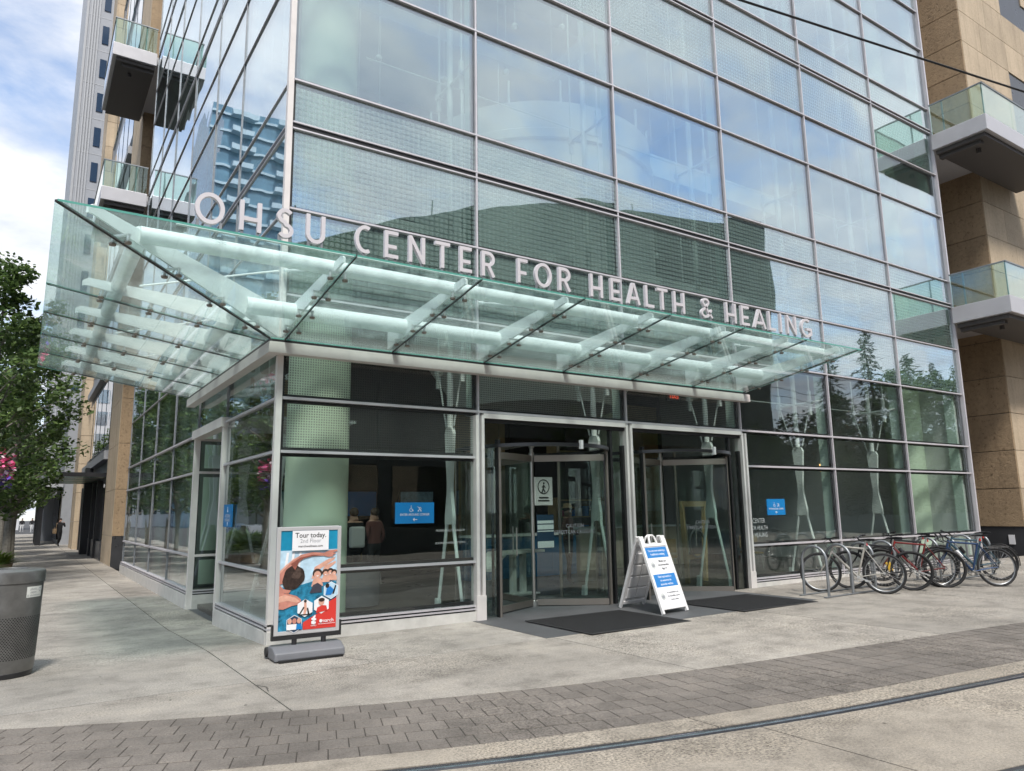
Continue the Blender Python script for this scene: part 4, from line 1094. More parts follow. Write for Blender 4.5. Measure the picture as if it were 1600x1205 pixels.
# ================================================================= folding A-board
ab = thing('sandwich_board', 'white plastic folding board with blue and white health notices before the doors', 'sign')
Ft = [Vector((5.44, -1.46, 0)), Vector((6.08, -1.38, 0))]; Bk = [Vector((5.50, -0.42, 0)), Vector((6.14, -0.34, 0))]
for q in Ft + Bk: q.z = gz(q.x, q.y) + 0.004
TOPC = (Ft[0] + Ft[1] + Bk[0] + Bk[1]) / 4; wv = (Ft[1] - Ft[0]).normalized()
HT = 1.13
def board_frame(foot):
    c = (foot[0] + foot[1]) / 2; top = Vector((TOPC.x, TOPC.y, c.z + HT)) + (c - TOPC).normalized() * 0.03; top.z = c.z + HT
    up = (top - c); Lh = up.length; up.normalize(); n = wv.cross(up)          # n points to outside for the front
    return c, up, n, Lh
def bp_(fr_, u, v, o): c, up, n, Lh = fr_; return c + wv * u + up * v + n * o
def bbox(fr_, u0, u1, v0, v1, o0, o1, name, mat, par, bev=0):
    b = MB(); V = [bp_(fr_, u, v, o) for o in (o0, o1) for u, v in ((u0, v0), (u1, v0), (u1, v1), (u0, v1))]
    b.add(V, [(0, 3, 2, 1), (4, 5, 6, 7), (0, 1, 5, 4), (1, 2, 6, 5), (2, 3, 7, 6), (3, 0, 4, 7)]); return b.build(name, mat, par, bevel=bev)
hw = 0.315
for nm, ft in (('front_board', Ft), ('rear_board', Bk)):
    fr_ = board_frame(ft); sgn_ = 1 if nm == 'front_board' else -1
    Lh = fr_[3]
    pb_ = bbox(fr_, -hw + .04, hw - .04, 0.09, Lh - 0.14, -0.008, 0.008, nm, 'white_plastic', ab)
    for u0, u1, v0, v1 in ((-hw, -hw + .045, 0, Lh - .05), (hw - .045, hw, 0, Lh - .05), (-hw + .045, hw - .045, 0.06, 0.11), (-hw + .045, hw - .045, Lh - .17, Lh - .12)):
        bbox(fr_, u0, u1, v0, v1, -0.022, 0.022, 'edge_frame', 'white_plastic', pb_, 0.006)
    for u in (-hw + 0.05, hw - 0.05):
        bbox(fr_, u - .05, u + .05, Lh - .125, Lh + .01, -0.018, 0.018, 'shoulder', 'white_plastic', pb_, 0.008)
    bt = MB(); pts = [bp_(fr_, .09 * s, Lh - .13 + dz, 0) for s, dz in ((-1, 0), (-.75, .12), (-.4, .15), (.4, .15), (.75, .12), (1, 0))]; bt.tube(pts, 0.018, 8); bt.build('handle', 'white_plastic', pb_)
    # moulded squares on the inner face
    for i in range(2):
        for j in range(4):
            u0 = -0.235 + i * 0.24; v0 = 0.16 + j * 0.205
            q = bbox(fr_, u0, u0 + 0.215, v0, v0 + 0.18, -sgn_ * 0.009, -sgn_ * 0.030, 'moulded_square', 'white_plastic', pb_, 0.012)
    if nm == 'front_board':
        FR = fr_
        sh = bbox(fr_, -.262, .262, 0.13, Lh - 0.18, 0.009, 0.013, 'notice_sheet', 'print_white', ab)
        v1 = Lh - 0.18; hh = v1 - 0.13
        bbox(fr_, -.262, .262, v1 - hh * .19, v1 - 0.004, 0.0132, 0.0145, 'blue_band', 'print_blue', sh)
        bbox(fr_, -.262, .262, 0.13 + hh * .30, 0.13 + hh * .52, 0.0132, 0.0145, 'blue_band', 'print_blue', sh)
        c, up, n, _L = fr_
        RM = Matrix((wv, up, n)).transposed().to_euler()
        def bt_(s, size, u, v, mat, **kw): text(s, size, mat, sh, bp_(fr_, u, v, 0.0155), RM, **kw)
        bt_('You are now entering a', .048, 0, v1 - hh * .065, 'print_white', offset=.012, sx=.93); bt_('healthcare setting', .048, 0, v1 - hh * .13, 'print_white', offset=.012)
        for i, s in enumerate(('Masks are', 'recommended.', 'Age 2+')): bt_(s, .052, .065, v1 - hh * (.255 + i * .065), 'print_black', offset=.012, sx=.9)
        for i, s in enumerate(('Está ingresando a', 'un entorno de', 'atención médica')): bt_(s, .046, 0, 0.13 + hh * (.475 - i * .065), 'print_white', offset=.012)
        for i, s in enumerate(('Se recomienda el uso', 'de mascarillas a partir', 'de los 2 años.')): bt_(s, .037, .075, 0.13 + hh * (.20 - i * .06), 'print_black', offset=.012, sx=.9)
        for v in (v1 - hh * .32, 0.13 + hh * .14):
            q = MB(); q.add([bp_(fr_, -.185 + .055 * math.cos(2 * math.pi * i / 20), v + .055 * math.sin(2 * math.pi * i / 20), 0.0142) for i in range(20)], [tuple(range(20))]); q.build('mask_icon', 'etch', sh)
            q = MB()
            q.add([bp_(fr_, -.185 + du, v + dv_, 0.0158) for du, dv_ in ((-.035, .012), (0, .024), (.035, .012), (.03, -.02), (0, -.032), (-.03, -.02))], [tuple(range(6))]); q.build('mask_symbol', 'print_grey', sh)

# ================================================================= litter bin
bn = thing('litter_bin', 'grey metal litter bin with perforated lower shell on the pavement', 'bin', (-2.80, -0.08, 0))
MB().lathe([(0.001, 0.0), (0.285, 0.0), (0.298, 0.05), (0.295, 0.055)], (0, 0, 0), 40).build('foot', 'dark_metal', bn)
sh_ = MB().lathe([(0.292, 0.045), (0.300, 0.06), (0.303, 0.17), (0.3035, 0.172), (0.318, 0.62), (0.318, 0.622), (0.326, 0.94), (0.326, 0.945)], (0, 0, 0), 56).build('shell', 'bin_metal', bn)
MB().lathe([(0.326, 0.947), (0.336, 0.95), (0.338, 1.045), (0.334, 1.068), (0.315, 1.083), (0.19, 1.095), (0.185, 1.08), (0.185, 0.9)], (0, 0, 0), 56).build('lid', 'bin_metal', bn)
pf = MB()
for j in range(26):
    z = 0.19 + j * 0.0165; rr = 0.3035 + (z - 0.172) * 0.0325
    n = 76
    for i in range(n):
        an = 2 * math.pi * (i + 0.5 * (j % 2)) / n
        if not (-2.9 < math.atan2(math.sin(an), math.cos(an)) < 0.35): continue
        c = Vector((math.cos(an) * (rr + .0012), math.sin(an) * (rr + .0012), z)); t = Vector((-math.sin(an), math.cos(an), 0)) * .0062; u = Vector((0, 0, .0056))
        pf.add([c - t - u, c + t - u, c + t + u, c - t + u], [(0, 1, 2, 3)])
tag(pf.build('perforation', 'black', bn), kind='stuff')
def on_bin(a0, a1, z0, z1, mat, nm, r=0.3275, par=bn):
    V = []; n = 6
    for i in range(n + 1):
        an = R_(a0 + (a1 - a0) * i / n)
        for z in (z0, z1):
            rr = 0.318 + (z - .622) * .0252 + 0.002 if r is None else r
            V.append((rr * math.cos(an), rr * math.sin(an), z))
    q = MB(); q.add(V, [(2 * i, 2 * i + 2, 2 * i + 3, 2 * i + 1) for i in range(n)], True); return q.build(nm, mat, par)
st_ = on_bin(-58, -22, 0.80, 0.91, 'sticker', 'sticker', None)
on_bin(-10, 4, 0.965, 1.03, 'sticker', 'lid_label', 0.3385)
for i, s in enumerate(('plastic,', 'paper,', '& aluminum')):
    an = R_(-44); me = text('%s' % s, 0.034, 'print_grey', bn, (0.3275 * math.cos(an), 0.3275 * math.sin(an), 0.885 - i * 0.032), (R_(90), 0, an + math.pi / 2), offset=0.004)
an = R_(-28); q = MB(); q.tube([(0.3268 * math.cos(an) - math.sin(an) * .018 * math.cos(t), 0.3268 * math.sin(an) + math.cos(an) * .018 * math.cos(t), .875 + .018 * math.sin(t)) for t in [2 * math.pi * k / 12 for k in range(12)]], .003, 5, closed=True); q.build('recycle_mark', 'print_grey', bn)

# ================================================================= bicycle racks
def rack(x0, n, lab, sp=0.72):
    t = thing('bicycle_rack', lab, 'bike rack')
    ya, yb = -1.42, -1.90
    for i in range(n):
        x = x0 + i * sp; z = gz(x, -1.7)
        c = (ya + yb) / 2; r = abs(ya - yb) / 2
        pts = [(x, ya, z + .01), (x, ya, z + 0.62)] + [(x, c + r * math.cos(R_(a)), z + 0.62 + r * math.sin(R_(a))) for a in range(15, 180, 15)] + [(x, yb, z + 0.62), (x, yb, z + .01)]
        MB().tube(pts, 0.024, 12).build('hoop', 'galv', t)
    for y in (ya, yb):
        z = gz(x0, -1.7)
        b = MB(); b.bar((x0 - .12, y, z + .012), (x0 + (n - 1) * sp + .12, y, gz(x0 + n * sp, -1.7) + .012), 0.05, 0.016); b.build('floor_bar', 'galv', t)
rack(8.98, 4, 'row of grey steel bicycle hoops nearest the revolving doors')
rack(12.75, 4, 'row of grey steel bicycle hoops nearest the stone wing')

# ================================================================= bicycles
def bicycle(lab, rear, front, col, lean=0.0, rim='galv', drop=False, fender=False, basket=False, yellow=False, step=False, rack_=False, turn=0.0):
    """built along +x (front wheel at +x), then placed so the wheels stand on the two given points"""
    rear, front = Vector(rear), Vector(front); ang = math.atan2(front.y - rear.y, front.x - rear.x)
    z = gz((rear.x + front.x) / 2, rear.y) + 0.002
    t = thing('bicycle', lab, 'bicycle', (rear.x, rear.y, z), ang, 'bicycles parked at the racks'); t.rotation_euler = (lean, 0, ang)
    RW = 0.335; WB = 1.05
    def wheel(cx, turn=0):
        b = MB(); pts = [(cx + RW * math.cos(2 * math.pi * i / 40), 0, RW + .018 + RW * math.sin(2 * math.pi * i / 40)) for i in range(40)]
        b.tube(pts, 0.023, 8, closed=True); w_ = b.build('wheel', 'rubber', t)
        b = MB(); pts = [(cx + (RW - .025) * math.cos(2 * math.pi * i / 40), 0, RW + .018 + (RW - .025) * math.sin(2 * math.pi * i / 40)) for i in range(40)]
        b.tube(pts, 0.010, 6, closed=True); b.build('rim', rim, w_)
        b = MB()
        for k in range(24):
            a = 2 * math.pi * k / 24; a2 = a + (0.5 if k % 2 else -0.5); s = 0.02 if k % 4 < 2 else -0.02
            b.tube([(cx + .022 * math.cos(a2), s, RW + .018 + .022 * math.sin(a2)), (cx + (RW - .03) * math.cos(a), 0, RW + .018 + (RW - .03) * math.sin(a))], 0.0016, 4, caps=False)
        tag(b.build('spokes', 'stainless', w_), kind='stuff')
        b = MB(); b.tube([(cx, -.055, RW + .018), (cx, .055, RW + .018)], 0.02, 10); b.build('hub', 'stainless', w_)
        return w_
    Z = RW + .018
    wheel(0); wheel(WB)
    bb_ = (0.43, 0, 0.285); seat_t = (0.285, 0, 0.80); head_t = (0.80, 0, 0.86); head_b = (0.845, 0, 0.70); saddle = (0.245, 0, 0.94)
    f = MB()
    f.tube([bb_, seat_t], 0.018, 10)
    f.tube([(0.29, 0, 0.78) if not step else (0.36, 0, 0.52), (0.805, 0, 0.825)], 0.018, 10)
    f.tube([bb_, (0.838, 0, 0.725)], 0.023, 10); f.tube([head_b, head_t], 0.02, 10)
    for s in (-1, 1):
        f.tube([(0, s * .05, Z), (0.10, s * .045, Z - .01), (0.41, s * .03, .285)], 0.009, 8); f.tube([(0, s * .05, Z), (0.27, s * .018, .76)], 0.008, 8)
    f.build('frame', col, t)
    f = MB(); f.tube([(0.84, 0, .71), (0.85, 0, .68)], 0.022, 10)
    for s in (-1, 1): f.tube([(0.85, s * .02, .69), (0.875, s * .045, .62), (WB - .03, s * .05, Z + .06), (WB, s * .05, Z)], [0.012, 0.013, 0.010, 0.008], 8)
    f.build('fork', col if not yellow else 'bike_black', t)
    MB().tube([seat_t, (0.25, 0, 0.925)], 0.0135, 8).build('seat_post', 'stainless', t)
    s_ = MB(); s_.add([(0.10, -.075, .955), (0.10, .075, .955), (0.20, .07, .965), (0.30, .03, .955), (0.385, .018, .945), (0.385, -.018, .945), (0.30, -.03, .955), (0.20, -.07, .965), (0.11, -.06, .915), (0.11, .06, .915), (0.20, .05, .925), (0.30, .02, .925), (0.375, .012, .925), (0.375, -.012, .925), (0.30, -.02, .925), (0.20, -.05, .925)],
       [tuple(range(8))[::-1]] + [(8, 15, 14, 13, 12, 11, 10, 9)] + [(0, 1, 9, 8), (1, 2, 10, 9), (2, 3, 11, 10), (3, 4, 12, 11), (4, 5, 13, 12), (5, 6, 14, 13), (6, 7, 15, 14), (7, 0, 8, 15)])
    s_.build('saddle', 'cloth_black', t, bevel=0.01)
    h = MB(); st0 = Vector((0.795, 0, .875)); st1 = Vector((0.86, 0, .945)); rt = Matrix.Rotation(turn, 3, 'Z'); 
    h.tube([head_t, st0, st1], 0.014, 8)
    bars = [(-.05, -.31, .03), (0.0, -.20, .025), (0.0, 0, 0), (0.0, .20, .025), (-.05, .31, .03)] if not drop else [(-.02, -.21, -.13), (.07, -.21, -.09), (.08, -.21, -.01), (0, -.20, 0), (0, 0, 0), (0, .20, 0), (.08, .21, -.01), (.07, .21, -.09), (-.02, .21, -.13)]
    h.tube([st1 + rt @ Vector(q) for q in bars], 0.0125, 8); hb = h.build('handlebar', 'bike_black', t)
    for s in (-1, 1):
        g_ = MB()
        if drop: g_.tube([st1 + rt @ Vector((.08, s * .21, -.01)), st1 + rt @ Vector((.125, s * .21, .05))], .016, 8)
        else: g_.tube([st1 + rt @ Vector((-.02, s * .235, .027)), st1 + rt @ Vector((-.05, s * .31, .03))], .017, 8); g_.tube([st1 + rt @ Vector((.01, s * .17, .02)), st1 + rt @ Vector((.035, s * .26, .0))], .006, 6)
        g_.build('grip', 'rubber', hb)
    cb = MB(); cb.tube([st1 + Vector((.01, .12, .0)), st1 + Vector((.10, .05, -.06)), (.86, .02, .70), (.93, .04, .5)], .003, 5); cb.tube([st1 + Vector((.01, -.12, .0)), st1 + Vector((.11, -.04, -.05)), (.80, -.02, .78), (.45, -.02, .34)], .003, 5); cb.build('cable', 'bike_black', t)
    c = MB(); c.tube([(0.43, -.06, .285), (0.43, .06, .285)], 0.022, 10)
    c.lathe([(0.075, -.002), (0.092, -.002), (0.092, .002), (0.075, .002), (0.075, -.002)], (0, 0, 0), 24); 
    k0 = len(c.v) - 24 * 5; c.xf(Matrix.Translation((0.43, -.055, .285)) @ Matrix.Rotation(R_(90), 4, 'X'), k0)
    for k in range(5):
        a = 2 * math.pi * k / 5; c.bar((0.43, -.055, .285), (0.43 + .082 * math.cos(a), -.055, .285 + .082 * math.sin(a)), .004, .012)
    for s, a in ((-1, 0.4), (1, 0.4 + math.pi)):
        e = Vector((0.43 + .17 * math.cos(a), s * .075, .285 + .17 * math.sin(a))); c.bar((0.43, s * .068, .285), e, 0.012, 0.022); c.box(e + Vector((0, s * .055, 0)), (.09, .08, .022))
    c.build('crank', 'stainless' if not yellow else 'bike_black', t)
    ch = MB(); ch.tube([(0.0, -.055, Z + .04), (0.43, -.055, .375)], .005, 5); ch.tube([(0.0, -.055, Z - .045), (0.43, -.055, .193)], .005, 5)
    for i in range(5): ch.lathe([(.02 + i * .006, 0), (.044 - i * .004, 0.002)], (0, 0, 0), 18); k0 = len(ch.v) - 36; ch.xf(Matrix.Translation((0, -.05 + i * .006, Z)) @ Matrix.Rotation(R_(90), 4, 'X'), k0)
    ch.bar((0.01, -.05, Z - .04), (0.05, -.05, Z - .12), .008, .02); ch.build('chain', 'dark_metal', t)
    if fender:
        for cx, a0, a1 in ((0, -20, 190), (WB, 10, 170)):
            b = MB(); pts = [(cx + (RW + .045) * math.cos(R_(a0 + (a1 - a0) * i / 22)), 0, Z + (RW + .045) * math.sin(R_(a0 + (a1 - a0) * i / 22))) for i in range(23)]
            V = []
            for i, p in enumerate(pts):
                for y, dr_ in ((-.024, -.008), (0, 0), (.024, -.008)):
                    d = Vector((p[0] - cx, 0, p[2] - Z)).normalized() * dr_; V.append((p[0] + d.x, y, p[2] + d.z))
            b.add(V, [(i * 3 + k, i * 3 + 3 + k, i * 3 + 4 + k, i * 3 + 1 + k) for i in range(22) for k in (0, 1)], True); b.build('fender', 'bike_black', t)
    if rack_:
        b = MB()
        for s in (-1, 1): b.tube([(0.22, s * .05, .72), (-.22, s * .06, .72)], .006, 6); b.tube([(0, s * .065, Z), (-.05, s * .06, .72)], .006, 6)
        for x in (.15, 0, -.12, -.22): b.tube([(x, -.06, .72), (x, .06, .72)], .005, 6)
        b.build('carrier', 'bike_black', t)
    if yellow:
        b = MB(); b.box((0.36, -.02, .42), (.09, .07, .17), Matrix.Rotation(.3, 3, 'Y')); b.build('lock', 'bike_yellow', t, bevel=0.02)
    else:
        b = MB(); b.tube([(0.60, 0, .54), (0.68, 0, .66)], .036, 12); b.build('bottle_cage', 'dark_metal' if col != 'bike_blue' else 'print_white', t)
    b = MB(); b.box((0.235, 0, 0.86), (.02, .035, .05)); b.build('reflector', 'poster_red', t)
    return t
bicycle('silver bicycle nearest the doors, its rear wheel toward the street', (10.12, -2.26), (9.58, -1.37), 'bike_silver', 0.05, turn=0.4)
bicycle('black bicycle with a yellow lock standing just behind the silver one', (10.95, -2.30), (10.42, -1.40), 'bike_black', -0.04, rim='bike_black', yellow=True, turn=-0.3)
bicycle('red framed bicycle with a black saddle in the middle of the row', (11.80, -2.47), (11.22, -1.60), 'bike_red', 0.05, rim='bike_black', fender=True, turn=0.5)
bicycle('blue bicycle with silver wheel rims nearest the street, a pale bottle on its frame', (12.60, -3.02), (11.80, -2.34), 'bike_blue', 0.04, drop=True, rack_=True, turn=-0.2)
bicycle('dark grey green bicycle behind the blue one at the right edge', (13.75, -2.55), (13.05, -1.77), 'bike_teal', -0.03, rim='bike_black', fender=True, turn=0.3)

bicycle('black bicycle between the red one and the blue one, closest to the glass', (12.62, -1.95), (12.15, -1.02), 'bike_black', 0.04, rim='bike_black', rack_=True, turn=0.35)
# ================================================================= signs on the glass
def wheelchair(b, u, v, s, P):
    ring = [P(u + .42 * s * math.cos(R_(a)), v - .25 * s + .42 * s * math.sin(R_(a))) for a in range(110, 395, 15)]
    b.tube(ring, s * .06, 6); b.tube([P(u, v + .55 * s), P(u + .03 * s, v + .0 * s), P(u + .42 * s, v - .02 * s), P(u + .55 * s, v - .5 * s), P(u + .72 * s, v - .45 * s)], s * .07, 6)
    c = P(u - .02 * s, v + .78 * s); b.sphere(c, s * .12, 8, 6)
def stroller(b, u, v, s, P):
    b.tube([P(u - .7 * s, v + .6 * s), P(u - .45 * s, v + .55 * s), P(u + .35 * s, v - .35 * s)], s * .06, 6)
    b.tube([P(u - .2 * s, v + .3 * s), P(u + .3 * s, v + .45 * s), P(u + .55 * s, v + .1 * s), P(u + .1 * s, v - .1 * s)], s * .07, 6); b.tube([P(u + .1 * s, v), P(u - .3 * s, v - .35 * s)], s * .06, 6)
    for du in (-.35, .4): b.tube([P(u + du * s + .13 * s * math.cos(k), v - .5 * s + .13 * s * math.sin(k)) for k in [2 * math.pi * i / 10 for i in range(10)]], s * .05, 6, closed=True)
def arrow(b, u, v, s, P, d=(-1, 0)):
    d = Vector(d); n = Vector((-d.y, d.x))
    def q(a, c): return P(u + d.x * a * s + n.x * c * s, v + d.y * a * s + n.y * c * s)
    b.tube([q(-.8, 0), q(.5, 0)], s * .12, 6)
    b.tube([q(.15, .45), q(.6, 0), q(.15, -.45)], s * .12, 6)
for (x0, x1, z0, z1, lab) in ((1.72, 2.34, 1.465, 1.765, 'blue accessible entrance sign on the glass left of the doors'), (9.97, 10.55, 1.46, 1.785, 'blue accessible entrance sign on the glass right of the doors')):
    o = tag(MB().bb((x0, 0.006, z0), (x1, 0.016, z1)).build('window_sign', 'sign_blue'), lab, 'sign')
    P = lambda u, v, x0=x0, z0=z0: Vector((x0 + u, 0.005, z0 + v)); wd = x1 - x0
    b = MB(); wheelchair(b, wd * .40, .205, .055, P); b.build('wheelchair_symbol', 'print_white', o)
    b = MB(); stroller(b, wd * .62, .205, .055, P); b.build('stroller_symbol', 'print_white', o)
    text('ENTER AROUND CORNER', 0.046, 'print_white', o, ((x0 + x1) / 2, 0.003, z0 + .125), offset=0.004, sx=.86)
    b = MB(); arrow(b, wd * .5, .055, .045, P); b.build('arrow', 'print_white', o)
o = tag(MB().bb((-0.016, 2.22, 1.44), (-0.006, 2.80, 1.79)).build('window_sign', 'sign_blue'), 'blue accessible entrance sign on the side glass by the recess', 'sign')
P = lambda u, v: Vector((-0.017, 2.80 - u, 1.44 + v))
b = MB(); wheelchair(b, .27, .265, .05, P); b.build('wheelchair_symbol', 'print_white', o)
for i, s in enumerate(('ACCESSIBLE', 'ENTRANCE')): text(s, 0.065, 'print_white', o, (-0.019, 2.51, 1.61 - i * .065), (R_(90), 0, R_(-90)), offset=.004)
b = MB(); arrow(b, .29, .05, .04, P, (0, 1)); b.build('arrow', 'print_white', o)
o = thing('window_lettering', 'pale hand lettered health center name on the glass beside the right door', 'lettering', (9.68, 0.008, 1.2))
for i, (s, sz) in enumerate((('CENTER', .135), ('FOR HEALTH', .115), ('& HEALING', .125))): text(s, sz, 'etch', o, (0, 0, .15 - i * .14), offset=.006, sx=.78)
o = thing('glass_lettering', 'faint grey management lettering low on the glass left of the doors', 'lettering', (2.62, 0.008, 1.3))
for i, s in enumerate(('PROFESSIONALLY MANAGED BY', '', 'BUILDING MANAGEMENT OFFICE')):
    if s: text(s, 0.042, 'etch', o, (0, 0, .05 - i * .09), sx=.8)

# exit sign inside, seen from behind
o = tag(MB().bb((9.30, 2.0, 4.05), (9.72, 2.04, 4.25)).build('exit_sign', 'plinth'), 'small exit sign with red letters inside above the right door', 'exit sign')
text('EXIT', 0.15, 'exit_red', o, (9.51, 1.985, 4.15), offset=.008, sx=-1.0)
MB().tube([(9.51, 2.02, 4.25), (9.51, 2.02, 6.12)], .012, 6).build('hanger', 'dark_metal', o)
# ================================================================= people
def person(lab, loc, rz, top, legs, h=1.7, stride=0.12, arm='down', hairm='hair', extra=None, group=None):
    t = thing('person', lab, 'person', loc, rz, group)
    k = h / 1.7
    J = {'pel': (0, 0, .93), 'wst': (0, 0, 1.08), 'chs': (0, .01, 1.30), 'nck': (0, 0, 1.46), 'hd0': (0, -.01, 1.55), 'hd1': (0, -.015, 1.66),
         'hl': (-.09, 0, .88), 'kl': (-.10, -stride, .50), 'al': (-.10, -stride * .8, .09), 'tl': (-.11, -stride * .8 - .14, .035),
         'hr': (.09, 0, .88), 'kr': (.10, stride * .3, .49), 'ar': (.10, stride * 1.6, .10), 'tr': (.11, stride * 1.6 - .13, .035),
         'sl': (-.17, 0, 1.40), 'el': (-.24, .04, 1.13), 'wl': (-.23, -.10, .92), 'fl': (-.22, -.14, .82),
         'sr': (.17, 0, 1.40), 'er': (.24, .02, 1.13), 'wr': (.23, -.10, .92), 'fr': (.22, -.14, .82)}
    if arm == 'up': J.update({'er': (.25, -.10, 1.20), 'wr': (.17, -.20, 1.40), 'fr': (.12, -.18, 1.50)})
    if arm == 'fold': J.update({'wl': (-.05, -.22, 1.12), 'fl': (.03, -.23, 1.14), 'wr': (.05, -.22, 1.08), 'fr': (-.03, -.23, 1.10)})
    E = [('pel', 'wst'), ('wst', 'chs'), ('chs', 'nck'), ('nck', 'hd0'), ('hd0', 'hd1'), ('pel', 'hl'), ('hl', 'kl'), ('kl', 'al'), ('al', 'tl'), ('pel', 'hr'), ('hr', 'kr'), ('kr', 'ar'), ('ar', 'tr'),
         ('chs', 'sl'), ('sl', 'el'), ('el', 'wl'), ('wl', 'fl'), ('chs', 'sr'), ('sr', 'er'), ('er', 'wr'), ('wr', 'fr')]
    Rd = dict(pel=(.15, .11), wst=(.13, .10), chs=(.16, .11), nck=(.055, .055), hd0=(.075, .085), hd1=(.075, .09), hl=(.085, .09), kl=(.058, .06), al=(.04, .042), tl=(.038, .03), hr=(.085, .09), kr=(.058, .06), ar=(.04, .042), tr=(.038, .03),
              sl=(.065, .065), el=(.045, .045), wl=(.03, .03), fl=(.035, .022), sr=(.065, .065), er=(.045, .045), wr=(.03, .03), fr=(.035, .022))
    ks = list(J); me = bpy.data.meshes.new('body'); me.from_pydata([Vector(J[q]) * k for q in ks], [(ks.index(a), ks.index(c)) for a, c in E], [])
    o = link('body', me, t)
    md = o.modifiers.new('skin', 'SKIN'); md.use_smooth_shade = True
    if not me.skin_vertices: 
        bm = bmesh.new(); bm.from_mesh(me); bm.verts.layers.skin.verify(); bm.to_mesh(me); bm.free()
    for i, q in enumerate(ks):
        sv = me.skin_vertices[0].data[i]; sv.radius = (Rd[q][0] * k, Rd[q][1] * k); sv.use_root = (q == 'pel')
    o.modifiers.new('sub', 'SUBSURF').levels = 1; o.modifiers['sub'].render_levels = 2
    nm = 'clothes_%s_%s' % (top, legs)
    if nm not in M:
        m, tt, oo = base(nm); bsdf = N(tt, 'ShaderNodeBsdfPrincipled'); tt.links.new(bsdf.outputs[0], oo.inputs[0]); bsdf.inputs['Roughness'].default_value = .85
        tcn = N(tt, 'ShaderNodeTexCoord'); s = N(tt, 'ShaderNodeSeparateXYZ'); tt.links.new(tcn.outputs['Object'], s.inputs[0])
        cols = {x: M[x].node_tree.nodes['Principled BSDF'].inputs['Base Color'].default_value[:3] for x in (top, legs, 'skin', 'cloth_black')}
        mr = N(tt, 'ShaderNodeMapRange'); mr.inputs[2].default_value = 2.0; tt.links.new(s.outputs[2], mr.inputs[0])
        r = N(tt, 'ShaderNodeValToRGB'); r.color_ramp.interpolation = 'CONSTANT'; e = r.color_ramp.elements
        e[0].position, e[0].color = 0, (*cols['cloth_black'], 1); e[1].position, e[1].color = .045 * k, (*cols[legs], 1)
        q = e.new(.49 * k); q.color = (*cols[top], 1); q = e.new(.725 * k); q.color = (*cols['skin'], 1)
        tt.links.new(mr.outputs[0], r.inputs[0]); tt.links.new(r.outputs[0], bsdf.inputs['Base Color'])
    me.materials.append(M[nm])
    b = MB(); b.sphere((0, .012 * k, 1.645 * k), .098 * k, 14, 10, (0.92, 1.05, .98)); 
    b.v = [(x, y, max(z, 1.60 * k) if y < -.03 else max(z, 1.50 * k)) for x, y, z in b.v]; b.build('hair', hairm, t)
    f = MB(); f.sphere((0, -.105 * k, 1.59 * k), .014 * k, 6, 5, (1, 1, 1.5)); f.build('nose', 'skin', t)
    if extra == 'bag':
        b = MB(); b.box((-.30 * k, -.02, .92), (.12, .32, .30)); b.build('shoulder_bag', 'cloth_tan', t, bevel=.03); 
        MB().tube([(-.28, -.12, 1.06), (-.19, -.03, 1.44), (-.28, .10, 1.06)], .012, 6).build('strap', 'cloth_tan', t)
    if extra == 'hat':
        MB().lathe([(.001, 1.79), (.09, 1.78), (.10, 1.70), (.20, 1.69), (.20, 1.685), (.09, 1.685)], (0, 0, -.01), 20).build('hat', 'cloth_tan', t)
    if extra == 'pack':
        b = MB(); b.box((0, .19, 1.15), (.30, .16, .42)); b.build('backpack', 'cloth_white', t, bevel=.05)
    return t
person('woman in black clothes with a tan bag walking down the left pavement', (-0.7, 44, -0.1), R_(20), 'cloth_black', 'cloth_black', 1.68, .2, 'up', extra='bag')
for i, (x, y, r) in enumerate(((-1.6, 96, .2), (-2.6, 99, -.3), (-3.6, 98, .5), (-4.6, 101, 0))):
    person(('person in dark top and white trousers far away, %s' % ('first from the right', 'second from the right', 'third from the right', 'leftmost')[i]), (x, y, -.1), r, 'cloth_black', 'cloth_white', 1.72, .12, group='people far down the pavement')
person('dark haired person with a white pack standing in the lobby behind the left glass', (2.9, 4.6, 0), R_(180), 'cloth_black', 'cloth_black', 1.7, .05, extra='pack')
person('person in a salmon red top in the lobby behind the blue sign', (3.6, 5.2, 0), R_(200), 'cloth_red', 'cloth_black', 1.7, .05)
person('person in a straw hat and red shirt inside between the two doors', (7.6, 3.6, 0), R_(30), 'cloth_red', 'cloth_black', 1.72, .05, 'fold', extra='hat')

# ================================================================= lobby furniture
def desk(lab, x0, x1, y0, y1, h, m1, m2):
    o = tag(MB().bb((x0, y0, 0), (x1, y1, h - .05)).build('counter', m1), lab, 'counter')
    MB().bb((x0 - .04, y0 - .05, h - .05), (x1 + .04, y1 + .03, h)).build('counter_top', m2, o)
    n = int((x1 - x0) / .7)
    for i in range(n): MB().bb((x0 + i * (x1 - x0) / n + .02, y0 - .015, .1), (x0 + (i + 1) * (x1 - x0) / n - .02, y0 - .002, h - .1)).build('front_panel', m1, o)
desk('tan reception counter deep in the lobby', 10.0, 14.2, 6.2, 7.0, 1.15, 'tan_stone', 'steel_white')
desk('long blue fronted counter seen through the doors', 6.2, 9.4, 5.6, 6.3, 1.05, 'blue_panel', 'steel_white')
def cylinder_bin(x, y, lab):
    o = thing('lobby_bin', lab, 'bin', (x, y, 0)); 
    MB().lathe([(.40, .02), (.42, .62), (.42, .66), (.001, .66)], (0, 0, 0), 28).build('body', 'grey_plastic', o); MB().lathe([(.43, .66), (.43, .72), (.25, .74), (.001, .74)], (0, 0, 0), 28).build('lid', 'galv', o)
cylinder_bin(2.35, 3.0, 'grey drum bin inside, nearer the blue sign'); cylinder_bin(1.35, 3.1, 'grey drum bin inside, beside the round corner column')
